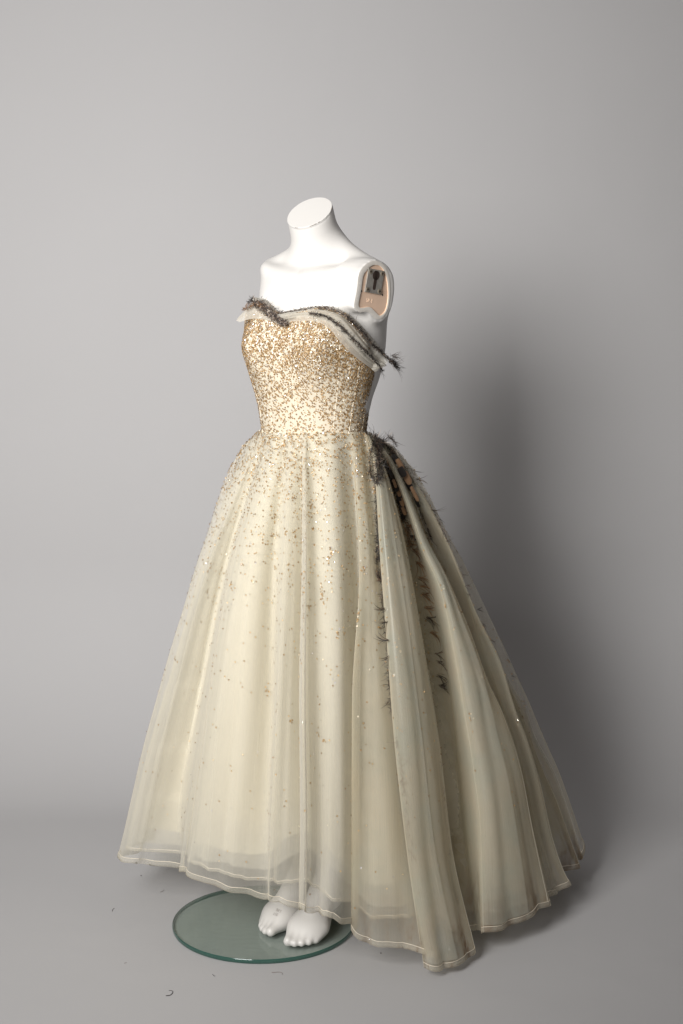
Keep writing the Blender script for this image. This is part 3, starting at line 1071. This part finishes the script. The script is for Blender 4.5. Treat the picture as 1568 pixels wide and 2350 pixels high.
# direction of each column seen from the axis; the long train panels hang well below the layers under them
deg = (np.degrees(BA)) % 360
longer = np.exp(-((deg - 292) / 15.0) ** 2)
feet = np.exp(-((deg - 255) / 16.0) ** 2)
MID = cut_rows(layer(0.006, 1, 1.2, 0.006, 31, 0.4), 1 - (0.026 + 0.045 * longer + 0.02 * feet) / hl)
mid = cloth('middle_skirt', MID, M['mid'], GOWN, wrap=True)
hem_trim(np.concatenate([MID, MID[:1]]), 0, NBIN + 1, mid, 0.006)
MID2 = cut_rows(layer(0.016, 2, 2.5, 0.008, 23, 1.7), 1 - (0.040 + 0.05 * longer + 0.075 * feet + 0.004 * np.sin(tcol * 0.21)) / hl)
cloth('inner_skirt', MID2, M['inner'], GOWN, wrap=True)
PET = cut_rows(layer(0.018, 2, 4, 0.008, 17, 0.9), 1 - (0.075 + 0.06 * longer + 0.085 * feet + 0.006 * np.sin(tcol * 0.13 + 1)) / hl)
cloth('petticoat', PET, M['petti'], GOWN, wrap=True)
LIN = cut_rows(layer(0.030, 3, 7, 0.008, 11, 2.2), 1 - (0.15 + 0.03 * longer + 0.09 * feet + 0.006 * np.sin(tcol * 0.09)) / hl)
cloth('lining', LIN, M['lining'], GOWN, wrap=True)

bvh_sk = BVHTree.FromPolygons([tuple(v) for v in SK.reshape(-1, 3)], grid_faces(NCOL, MROW, True))


def hit(px, py, trees, near=None):
    d = ray(px, py)
    best = None
    for t in trees:
        r = t.ray_cast(Vector(CPOS), Vector(d))
        if r[0] is not None and (best is None or r[3] < best[2]):
            n = np.array(r[1])
            if n @ d > 0:
                n = -n
            best = (np.array(r[0]), n, r[3])
    return best


def hits(path, trees, sub=6, off=0.0):
    """a line of the photo laid onto the figure; where it leaves the figure it keeps the last depth"""
    P2 = catmull(np.array(path, float), sub)
    P, N = [], []
    lastY = None
    for q in P2:
        h_ = hit(q[0], q[1], trees)
        if h_ is None:
            P.append(None); N.append(None)
        else:
            P.append(h_[0]); N.append(h_[1])
    dep = [None if p is None else p[1] for p in P]             # cloth bridges hollows and small steps
    for i in range(len(P)):
        if P[i] is not None:
            win = [d for d in dep[max(0, i - 9):i + 10] if d is not None]
            m = float(np.median(win))
            if abs(m - dep[i]) > 0.008:
                P[i] = aty(P2[i][0], P2[i][1], m)
    good = [i for i, p in enumerate(P) if p is not None]
    if not good:
        return hits([(x + (6 if x < 700 else -6), y + 1) for x, y in path], trees, sub, off)
    for i in range(len(P)):
        if P[i] is None:
            j = min(good, key=lambda g: abs(g - i))
            P[i] = aty(P2[i][0], P2[i][1], P[j][1]); N[i] = N[j]
    P, N = np.array(P), unit(np.array(N))
    for _ in range(3):
        N[1:-1] = unit(N[:-2] + N[1:-1] * 2 + N[2:])
    return P + N * off, N


# ------------------------------------------------------------------ neckline swag of folded tulle
UPT = [bvh_bod, bvh_tor]


def swag(name, upper, lower, bulge, folds, mat, phase=0.0, nacross=22):
    sub = 7
    U, NU = hits(upper, UPT, sub)
    L, NL = hits(lower, UPT, sub)
    n = min(len(U), len(L))
    iu = np.linspace(0, len(U) - 1, n).astype(int); il = np.linspace(0, len(L) - 1, n).astype(int)
    U, NU, L, NL = U[iu], NU[iu], L[il], NL[il]
    G = np.zeros((n, nacross, 3))
    for j in range(nacross):
        w = j / (nacross - 1)
        prof = math.sin(math.pi * min(max(w, 0.0), 1.0)) ** 0.6
        st = np.linspace(0, 1, n)
        rid = np.abs(np.sin(math.pi * (folds * w + 0.35 * np.sin(st * 5 + phase) + phase)))
        N = unit(NU * (1 - w) + NL * w)
        G[:, j] = U * (1 - w) + L * w + N * (0.0025 + bulge * prof * (0.45 + 0.55 * rid))[:, None]
    d = np.concatenate([[0], np.cumsum(np.linalg.norm(np.diff(G[:, 0], axis=0), axis=1))])
    uv = np.zeros((n, nacross, 2)); uv[..., 0] = d[:, None]; uv[..., 1] = np.linspace(0, .05, nacross)[None]
    return mesh_obj(name, G.reshape(-1, 3), grid_faces(n, nacross), mat, GOWN, uv=uv.reshape(-1, 2))


sw_up = [(640, 719), (668, 713), (705, 706), (750, 703), (790, 711), (820, 737), (848, 770), (872, 800), (889, 822)]
sw_lo = [(652, 738), (680, 738), (720, 738), (752, 752), (774, 778), (800, 806), (826, 828), (846, 843), (858, 853)]
swag('neckline_swag', sw_up, sw_lo, 0.007, 3.0, M['swag'])
swag('neckline_swag', [(640, 722), (690, 712), (745, 712), (785, 726), (815, 755), (840, 785), (862, 812), (880, 830)],
     [(655, 733), (700, 728), (745, 738), (775, 762), (800, 790), (825, 815), (846, 834), (860, 846)], 0.012, 2.0, M['swag'], 0.8)
swag('neckline_swag', [(590, 684), (580, 690), (570, 700), (560, 714), (552, 730)], [(655, 746), (635, 742), (610, 735), (580, 733), (553, 740)], 0.010, 2.0, M['swag'], 0.3)
swag('neckline_swag', [(592, 683), (612, 688), (628, 703), (642, 716)], [(590, 700), (605, 712), (625, 722), (645, 728)], 0.008, 1.0, M['swag'], 0.1)


# ------------------------------------------------------------------ sequins (too many and too small to pick apart)
def sequin_mesh(name, P, N, r, tilt, mat, parent):
    n = len(P)
    N = unit(N + rng.normal(0, tilt, (n, 3)))
    ref = unit(rng.normal(0, 1, (n, 3)))
    s = unit(np.cross(N, ref)); b = np.cross(N, s)
    K = 6
    an = np.arange(K) * 2 * math.pi / K
    rr = r * rng.uniform(0.8, 1.1, n)
    dirs = np.cos(an)[None, :, None] * s[:, None] + np.sin(an)[None, :, None] * b[:, None]
    C = P + N * 0.0012
    outer = C[:, None] + dirs * rr[:, None, None]
    inner = C[:, None] + dirs * (rr * 0.34)[:, None, None] - N[:, None] * 0.0004
    v = np.concatenate([outer, inner], 1).reshape(-1, 3)
    f = []
    for i in range(n):
        o = i * 2 * K
        for k in range(K):
            j = (k + 1) % K
            f.append((o + k, o + j, o + K + j, o + K + k))
    ob = mesh_obj(name, v, f, mat, parent, smooth=False)
    ob['kind'] = 'stuff'
    return ob


def on_grid(G, ci, ri):
    """point and outward normal of a cloth grid at fractional column and row"""
    n, m = G.shape[:2]
    i = np.floor(ci).astype(int); fu = (ci - i)[:, None]
    j = np.clip(np.floor(ri).astype(int), 0, m - 2); fv = (ri - j)[:, None]
    i0, i1 = i % n, (i + 1) % n
    p = (G[i0, j] * (1 - fu) + G[i1, j] * fu) * (1 - fv) + (G[i0, j + 1] * (1 - fu) + G[i1, j + 1] * fu) * fv
    N = unit(np.cross(G[i1, j] - G[i0, j], G[i0, j + 1] - G[i0, j]))
    return p, N


def bodice_sequins():
    P, N = [], []
    n = 84000
    ci = rng.uniform(0, NA, n); ri = rng.uniform(0, NZ - 1, n)
    p, nn = on_grid(BGW, ci, ri)
    ctr = np.stack([np.full(n, BODY_O[0]), np.full(n, BODY_O[1]), p[:, 2]], 1)
    nn = np.where((np.sum(nn * (p - ctr), 1) < 0)[:, None], -nn, nn)
    z = p[:, 2]
    al = als[np.floor(ci).astype(int) % NA]
    dens = np.interp(z, [1.0, 1.05, 1.10, 1.15, 1.20, 1.30], [0.12, 0.14, 0.20, 0.36, 0.78, 1.0])
    # clumpy scatter
    k = np.sin(p[:, 0] * 310 + p[:, 2] * 140) * np.sin(p[:, 2] * 260 - p[:, 1] * 210) + 0.5 * np.sin(p[:, 0] * 620 - p[:, 2] * 410 + p[:, 1] * 330)
    dens = dens * (1 + 0.55 * k)
    keep = rng.uniform(0, 1, n) < dens * 0.75
    p, nn = p[keep], nn[keep]
    lo = rng.uniform(0, 1, len(p)) < np.interp(p[:, 2], [1.1, 1.25], [0.04, 0.17])
    sequin_mesh('gold_sequins', p[~lo], nn[~lo], 0.0017, 0.24, M['gold'], GOWN)
    sequin_mesh('pale_sequins', p[lo], nn[lo], 0.0015, 0.30, M['pale'], GOWN)


def skirt_sequins():
    pts, nor = [], []
    def put(ci, ri, m):
        ci = np.asarray(ci, float); ri = np.clip(np.asarray(ri, float), 0, MROW - 1.01)
        p, nn = on_grid(SK, ci, ri)
        c = np.stack([np.interp(ri, np.arange(MROW), AXIS[:, 0]), np.interp(ri, np.arange(MROW), AXIS[:, 1]), p[:, 2]], 1)
        nn = np.where((np.sum(nn * (p - c), 1) < 0)[:, None], -nn, nn)
        pts.append(p + nn * 0.0008); nor.append(nn)
    # single ones, thinning out downwards; kept by true area so folds stay even
    n = 90000
    ci = rng.uniform(0, NCOL, n); ri = rng.uniform(0, 1, n) * (MROW - 2)
    i = np.floor(ci).astype(int)
    wid = np.linalg.norm(SK[(i + 1) % NCOL, ri.astype(int)] - SK[i % NCOL, ri.astype(int)], axis=1)
    s = ri / MROW
    dens = np.interp(s, [0, 0.05, 0.12, 0.2, 0.3, 0.4, 0.55, 1.0], [1.5, 0.56, 0.25, 0.14, 0.080, 0.042, 0.014, 0.0045])
    intrain = ((i >= C_TR0) & (i < C_TR1))
    dens = np.where(intrain, np.interp(s, [0, 0.1, 0.3, 0.6, 0.75, 1], [0.10, 0.10, 0.09, 0.035, 0.006, 0.0025]) * 0.8, dens)
    keep = rng.uniform(0, 1, n) < np.clip(dens * wid / 0.006, 0, 1) * 1.2
    put(ci[keep], ri[keep], None)
    # little clusters
    for _ in range(230):
        sc = rng.choice([rng.uniform(0.05, 0.3), rng.uniform(0.05, 0.42), rng.uniform(0.2, 0.65)])
        col = rng.uniform(0, NCOL)
        k = rng.integers(3, 9)
        ci_ = col + rng.normal(0, 1, k) * 0.55; ri_ = sc * MROW + rng.normal(0, 1, k) * 0.55
        put(ci_, ri_, None)
    p, nn = np.concatenate(pts), np.concatenate(nor)
    lo = rng.uniform(0, 1, len(p)) < 0.13
    sequin_mesh('gold_sequins', p[~lo], nn[~lo], 0.0019, 0.28, M['gold'], GOWN)
    sequin_mesh('pale_sequins', p[lo], nn[lo], 0.0018, 0.22, M['pale'], GOWN)


bodice_sequins()
skirt_sequins()


# ------------------------------------------------------------------ feathers
def barb(p, d, nrm, ln, wd, curl, seg=5):
    """one feather barb: a thin tapering strip that bends"""
    d, nrm = unit(d), unit(nrm)
    side = unit(np.cross(d, nrm))
    pts = [np.array(p, float)]
    st = ln / seg
    cur = d.copy()
    cu, cn = curl
    for k in range(seg):
        cur = unit(cur + side * cu / seg + nrm * cn / seg)
        pts.append(pts[-1] + cur * st)
    wv = wd * np.array([0.8, 1.0, 0.9, 0.7, 0.45, 0.12])[:seg + 1]
    return ribbon(pts, wv, unit(nrm + side * rng.normal(0, 0.5)))


def trim(name, path, trees, width, n, ln, wd, mat, along=0.75, lift=0.35, parent=None, wild=0.1, off=0.004, taper=True):
    """strip of ragged feather flues laid along a line"""
    P, N = hits(path, trees, 8, off)
    T = unit(np.gradient(P, axis=0))
    mb = MB()
    for _ in range(n):
        q = rng.uniform(0, len(P) - 1.01)
        i = int(q); fr = q - i
        p = P[i] * (1 - fr) + P[i + 1] * fr
        t, nn = T[i], N[i]
        s = np.cross(nn, t)
        w_ = width * (math.sin(math.pi * min(0.97, max(0.06, q / len(P)))) ** 0.5 if taper else 1)
        base = p + s * rng.normal(0, 0.33) * w_ + nn * abs(rng.normal(0, 0.0015))
        dr = t * along * rng.choice([1, 1, -0.4]) + s * rng.normal(0, 0.55) + nn * rng.normal(lift, 0.25)
        l = ln * rng.uniform(0.4, 1.3) * (2.2 if rng.uniform() < wild else 1)
        mb.add(*barb(base, dr, nn, l, wd * rng.uniform(0.5, 1.3), (rng.normal(0, 0.9), rng.normal(-0.3, 0.5))))
    o = mb.build(name, mat, parent or GOWN, False)
    o['kind'] = 'stuff'
    return o


SKT = [bvh_sk]
ALLT = [bvh_bod, bvh_tor, bvh_sk]
# neckline
trim('feather_trim', [(594, 692), (606, 700), (622, 715), (640, 731), (662, 744)], UPT, 0.018, 1250, 0.0075, 0.0010, M['fmix'], off=0.012, wild=0.02, lift=0.02, along=1.1)
trim('feather_trim', [(572, 714), (582, 708), (596, 702), (612, 706)], UPT, 0.007, 150, 0.009, 0.0012, M['fbrown'], off=0.012, wild=0.03, lift=0.1)
trim('feather_trim', [(596, 684), (590, 690), (583, 698)], UPT, 0.006, 80, 0.007, 0.0009, M['fdark'], off=0.011, wild=0.1, lift=0.3)
trim('feather_trim', [(648, 720), (690, 713), (735, 708), (775, 717), (806, 742), (836, 778), (862, 806), (884, 828)], UPT, 0.006, 800, 0.007, 0.0009, M['fmix'], off=0.013, wild=0.02, lift=0.04, along=1.1)
trim('feather_trim', [(790, 726), (815, 752), (842, 784), (866, 808), (886, 830)], UPT, 0.006, 420, 0.007, 0.0010, M['fdark'], off=0.013, wild=0.04, lift=0.06, along=1.1)
trim('feather_trim', [(716, 725), (748, 733), (776, 752), (802, 778), (828, 804), (848, 826), (864, 848)], UPT, 0.0055, 700, 0.007, 0.0010, M['fdark'], off=0.0135, wild=0.02, lift=0.04, along=1.1)
trim('feather_trim', [(884, 822), (892, 828), (897, 838)], UPT, 0.014, 160, 0.014, 0.0009, M['fdark'], off=0.012, wild=0.3, lift=0.9)


def lean(h_):
    """the way a feather faces: out from the skirt and turned towards the front of the room"""
    o = unit(np.array([h_[0][0], h_[0][1] - 0.11, 0.02]))
    return unit(0.35 * o + 0.15 * h_[1] + np.array([0.25, -0.75, 0.08]))


def tuft(px, py, dirs, mat, trees, ln, n, wd=0.0009, off=0.006, spread=0.25, curl=0.6, label=None):
    """a spray of curved barbs from one spot; dirs: heading on the photo (right, down)"""
    h_ = hit(px, py, trees)
    if h_ is None:
        for dx in (4, 8, 14, 20, 30, 45):
            h_ = hit(px - dx, py + 2, trees)
            if h_ is not None:
                break
    Y = h_[0][1]
    h_ = (h_[0], lean(h_), h_[2])
    p0 = aty(px, py, Y) + h_[1] * (off + 0.004)
    e = unit(aty(px + dirs[0], py + dirs[1], Y) - aty(px, py, Y))
    mb = MB()
    for _ in range(n):
        a = rng.normal(0, spread)
        s = np.cross(h_[1], e)
        d = e * math.cos(a) + s * math.sin(a) + h_[1] * rng.normal(0.25, 0.15)
        c0 = curl if rng.uniform() < 0.75 else -curl
        mb.add(*barb(p0 + rng.normal(0, 0.0016, 3), d, h_[1], ln * rng.uniform(0.55, 1.15), wd * rng.uniform(0.6, 1.4), (c0 * rng.uniform(0.5, 1.6), rng.normal(-0.1, 0.3))))
    o = mb.build('feather_tuft', mat, GOWN, False)
    o['kind'] = 'stuff'
    return o


# sprays at the end of the swag and on the clump
tuft(893, 818, (1, -0.15), M['fdark'], UPT, 0.024, 16, spread=0.35)
tuft(890, 832, (1, 0.1), M['fdark'], UPT, 0.018, 14, spread=0.6)
tuft(868, 850, (0.25, 1), M['fdark'], UPT, 0.020, 7, spread=0.4, wd=0.0006)
tuft(586, 692, (0.05, -1), M['fmix'], UPT, 0.020, 5, spread=0.4, wd=0.0006)

# hip clump and the strips that run down the train
trim('feather_trim', [(850, 1010), (862, 1003), (876, 1004), (892, 1016), (905, 1030)], ALLT, 0.014, 420, 0.013, 0.0009, M['fmix'], off=0.008, wild=0.15, lift=0.35)
trim('feather_trim', [(858, 1018), (861, 1045), (866, 1075), (868, 1110)], SKT, 0.018, 620, 0.013, 0.0010, M['fdark'], off=0.008, wild=0.10, lift=0.15)
trim('feather_trim', [(857, 1020), (860, 1045), (864, 1075)], SKT, 0.012, 120, 0.013, 0.0010, M['fmix'], off=0.010, wild=0.2, lift=0.2)
trim('feather_trim', [(853, 1020), (858, 1070), (862, 1120), (866, 1180), (869, 1240), (873, 1290)], SKT, 0.008, 900, 0.010, 0.0011, M['fdark'], off=0.006, wild=0.05, taper=False, lift=0.15)
trim('feather_trim', [(870, 1250), (876, 1330), (881, 1400), (888, 1490), (893, 1560), (897, 1630)], SKT, 0.005, 520, 0.012, 0.0010, M['fdark'], off=0.006, wild=0.10, lift=0.15)
trim('feather_trim', [(872, 1020), (884, 1055), (897, 1090), (908, 1125)], SKT, 0.014, 620, 0.014, 0.0010, M['fdark'], off=0.007, wild=0.06, lift=0.12)
trim('feather_trim', [(893, 1080), (905, 1120), (918, 1155), (930, 1190)], SKT, 0.012, 480, 0.014, 0.0010, M['fdark'], off=0.006, wild=0.06)
trim('feather_trim', [(905, 1060), (925, 1100), (948, 1145), (966, 1190), (985, 1240)], SKT, 0.007, 520, 0.013, 0.0009, M['fmix'], off=0.006, wild=0.05, lift=0.12)
trim('feather_trim', [(876, 1004), (902, 1028), (926, 1058), (945, 1086), (960, 1112)], ALLT, 0.010, 620, 0.011, 0.0008, M['fdark'], off=0.005, wild=0.12, lift=0.3)
trim('feather_trim', [(915, 1190), (928, 1210), (938, 1235), (944, 1255)], SKT, 0.014, 110, 0.018, 0.0011, M['fbrown'], off=0.006, wild=0.0)


# barred pheasant-like quills: tan tiles parted by black bars, each a feather
def tile(px, py, dirs, ln, wd, mat=None, off=0.014):
    h_ = hit(px, py, ALLT)
    Y = h_[0][1]
    h_ = (h_[0], lean(h_), h_[2])
    p = aty(px, py, Y) + h_[1] * off
    e = unit(aty(px + dirs[0], py + dirs[1], Y) - aty(px, py, Y))
    nn = unit(h_[1] - e * (h_[1] @ e))
    s = np.cross(nn, e)
    prof = [(0.0, 0.55), (0.08, 0.92), (0.4, 1.0), (0.75, 0.98), (0.93, 0.8), (1.0, 0.5)]
    v = []
    for a, b in prof:
        for k in (-1, -0.5, 0, 0.5, 1):
            v.append(p + e * ln * (a - 0.5) + s * wd / 2 * b * k + nn * 0.0022 * (1 - k * k) + nn * 0.002 * a)
    f = []
    for i in range(len(prof) - 1):
        for k in range(4):
            f.append((i * 5 + k, i * 5 + k + 1, i * 5 + 6 + k, i * 5 + 5 + k))
    o = mesh_obj('feather', v, f, mat or M['ftan'], GOWN)
    return o


for px, py, ln, wd in [(892, 1040, 0.031, 0.009), (907, 1068, 0.027, 0.015), (923, 1098, 0.029, 0.018), (940, 1134, 0.034, 0.011)]:
    tile(px, py, (0.45, 1), ln, wd)
for px, py, ln, wd in [(899, 1055, 0.022, 0.014), (915, 1084, 0.022, 0.018), (932, 1116, 0.022, 0.017), (949, 1154, 0.022, 0.010)]:
    tile(px, py, (0.45, 1), ln, wd, M['fdark'], 0.0095)
for px, py, ln, wd in [(884, 1064, 0.026, 0.006), (897, 1110, 0.018, 0.008), (906, 1130, 0.018, 0.010), (914, 1152, 0.018, 0.011), (919, 1172, 0.018, 0.010)]:
    tile(px, py, (0.3, 1), ln, wd, None, 0.012)
for px, py, ln, wd in [(890, 1088, 0.018, 0.010), (901, 1120, 0.016, 0.013), (910, 1141, 0.016, 0.013), (917, 1162, 0.016, 0.013)]:
    tile(px, py, (0.3, 1), ln, wd, M['fdark'], 0.0105)

# loose barbs along the right edge of the first panel
for px, py, ln, n, m in [(930, 1205, 0.022, 10, 'fbrown'), (936, 1230, 0.024, 12, 'fdark'), (942, 1262, 0.022, 10, 'fbrown'), (950, 1290, 0.022, 9, 'fbrown'),
                         (955, 1325, 0.022, 7, 'fbrown'), (959, 1345, 0.024, 6, 'fbrown'), (963, 1362, 0.024, 8, 'fbrown'), (969, 1392, 0.024, 6, 'fbrown'),
                         (974, 1416, 0.024, 9, 'fdark'), (982, 1450, 0.026, 6, 'fbrown'), (993, 1498, 0.026, 4, 'fdark'), (997, 1515, 0.026, 4, 'fdark'),
                         (1000, 1548, 0.026, 5, 'fdark'), (1003, 1572, 0.022, 8, 'fdark')]:
    tuft(px + 1, py, (1, 0.22 + 0.2 * math.sin(px)), M[m], SKT, ln * 1.75, int(n * 1.7), 0.0011, 0.005, 0.26, 1.0)
# dark curls along its left edge
for px, py, dr, ln, n, wd in [(876, 1335, (-1, -0.35), 0.030, 12, 0.0020), (878, 1362, (-0.9, 0.5), 0.026, 6, 0.0010), (882, 1395, (-0.8, 0.4), 0.024, 8, 0.0010), (886, 1425, (-0.7, 0.7), 0.022, 7, 0.0009),
                              (890, 1468, (-1, 0.1), 0.026, 7, 0.0012), (891, 1505, (-0.5, 0.9), 0.022, 7, 0.0009), (892, 1575, (-0.5, -0.6), 0.020, 5, 0.0008), (894, 1605, (-0.6, 0.8), 0.022, 5, 0.0007)]:
    tuft(px, py, dr, M['fdark'], SKT, ln * 1.2, n, wd * 1.15, 0.004, 0.25, 1.1)
# wisps that stand off the outer edge of the train
for px, py, dr, ln, n in [(938, 1075, (0.7, 0.6), 0.030, 6), (952, 1098, (1, 0.1), 0.028, 6), (985, 1168, (0.9, 0.4), 0.030, 7), (1001, 1190, (0.5, 0.8), 0.018, 4), (1010, 1212, (0.6, 0.8), 0.026, 6), (1022, 1240, (1, 0.3), 0.016, 4),
                          (1052, 1303, (0.6, -0.5), 0.012, 4), (1056, 1318, (0.6, 0.6), 0.012, 4), (1066, 1342, (0.9, 0.1), 0.018, 6), (1072, 1362, (0.4, 0.9), 0.014, 4), (1092, 1400, (0.9, -0.1), 0.016, 3), (1104, 1430, (0.9, 0.4), 0.018, 5), (1122, 1468, (0.8, 0.3), 0.012, 4), (1168, 1550, (0.9, 0), 0.012, 3)]:
    tuft(px, py, dr, M['fdark'], SKT, ln * 1.1, n, 0.0009, 0.003, 0.22, 0.8)
# frayed threads low on the first panel
for path in ([(912, 1690), (922, 1760), (931, 1830), (940, 1890), (949, 1965)], [(1008, 1720), (1014, 1800), (1022, 1880), (1028, 1960)]):
    trim('frayed_thread', path, SKT, 0.003, 90, 0.014, 0.0004, M['palelint'], off=0.003, wild=0.1, lift=0.1, taper=False)


# ------------------------------------------------------------------ handwriting on the right foot
def handwriting():
    glyph = {'T': [[(0, 1), (.8, 1)], [(.4, 1), (.4, 0)]], 'H': [[(0, 1), (0, 0)], [(.7, 1), (.7, 0)], [(0, .5), (.7, .5)]], 'I': [[(.2, 1), (.2, 0)]],
             'S': [[(.7, .9), (.2, 1), (.1, .65), (.6, .45), (.55, .05), (0, .05)]], 'L': [[(0, 1), (0, 0), (.6, 0)]], 'E': [[(.6, 1), (0, 1), (0, 0), (.6, 0)], [(0, .5), (.5, .5)]],
             'G': [[(.7, .85), (.3, 1), (0, .6), (.1, .1), (.5, 0), (.7, .4), (.4, .4)]]}
    v, f = legs_w[1]
    tr = BVHTree.FromPolygons([tuple(a) for a in v], [tuple(q) for q in f.tolist()])
    mb = MB()
    for word, o0 in (('THIS', (634, 2088)), ('LEG', (629.5, 2097))):
        x = 0.0
        for ch in word:
            for st in glyph[ch]:
                Q = []
                for a, b in st:
                    px = o0[0] + (x + a) * 3.0 + (b - .5) * 3.2
                    py = o0[1] + (x + a) * 1.1 - (b - .5) * 5.4
                    h_ = hit(px, py, [tr])
                    if h_ is not None:
                        Q.append(h_[0] + h_[1] * 0.0006)
                if len(Q) > 1:
                    mb.add(*tube(Q, 0.00028, 4))
            x += 1.0
    mb.build('handwriting', M['ink'], MQ, False)


handwriting()


# ------------------------------------------------------------------ lint on the paper
def lint(name, label, cat, path, r, mat):
    P = catmull(np.array([atz(x, y, 0.0008) for x, y in path]), 6)
    v, f = tube(P, np.linspace(r, r * 0.6, len(P)), 5)
    o = mesh_obj(name, v, f, mat)
    o['label'] = label
    o['category'] = cat


lint('curled_hair', 'black curled hair on the bare paper in front of the glass plate', 'hair', [(381, 2285), (390, 2284), (396, 2279), (396, 2274), (388, 2273)], 0.0008, M['lint'])
lint('fibre', 'long thin brown fibre arching just below the front of the glass plate', 'fibre', [(624, 2232), (634, 2231), (643, 2231), (648, 2233), (648, 2237)], 0.0004, M['palelint'])
lint('fibre', 'thin slanting fibre between the left hem and the glass plate', 'fibre', [(368, 2047), (372, 2046), (377, 2042)], 0.0004, M['palelint'])
lint('hair_snippet', 'short bent hair snippet at the far left of the floor', 'hair', [(258, 2091), (259, 2087), (263, 2084)], 0.0005, M['lint'])
lint('hair_snippet', 'two-pronged dark speck below left of the fibre near the glass plate', 'hair', [(488, 2236), (490, 2238), (492, 2240), (494, 2239)], 0.0005, M['lint'])
lint('fibre', 'faint hooked fibre left of the glass plate', 'fibre', [(286, 2211), (289, 2209), (292, 2210)], 0.00035, M['palelint'])
lint('speck', 'dark speck directly under the left hem corner', 'speck', [(323.5, 2009), (325, 2009.6)], 0.0010, M['lint'])
lint('speck', 'small dark speck in the shadow below the longest train fold', 'speck', [(873, 2187), (876, 2187.4)], 0.0010, M['lint'])
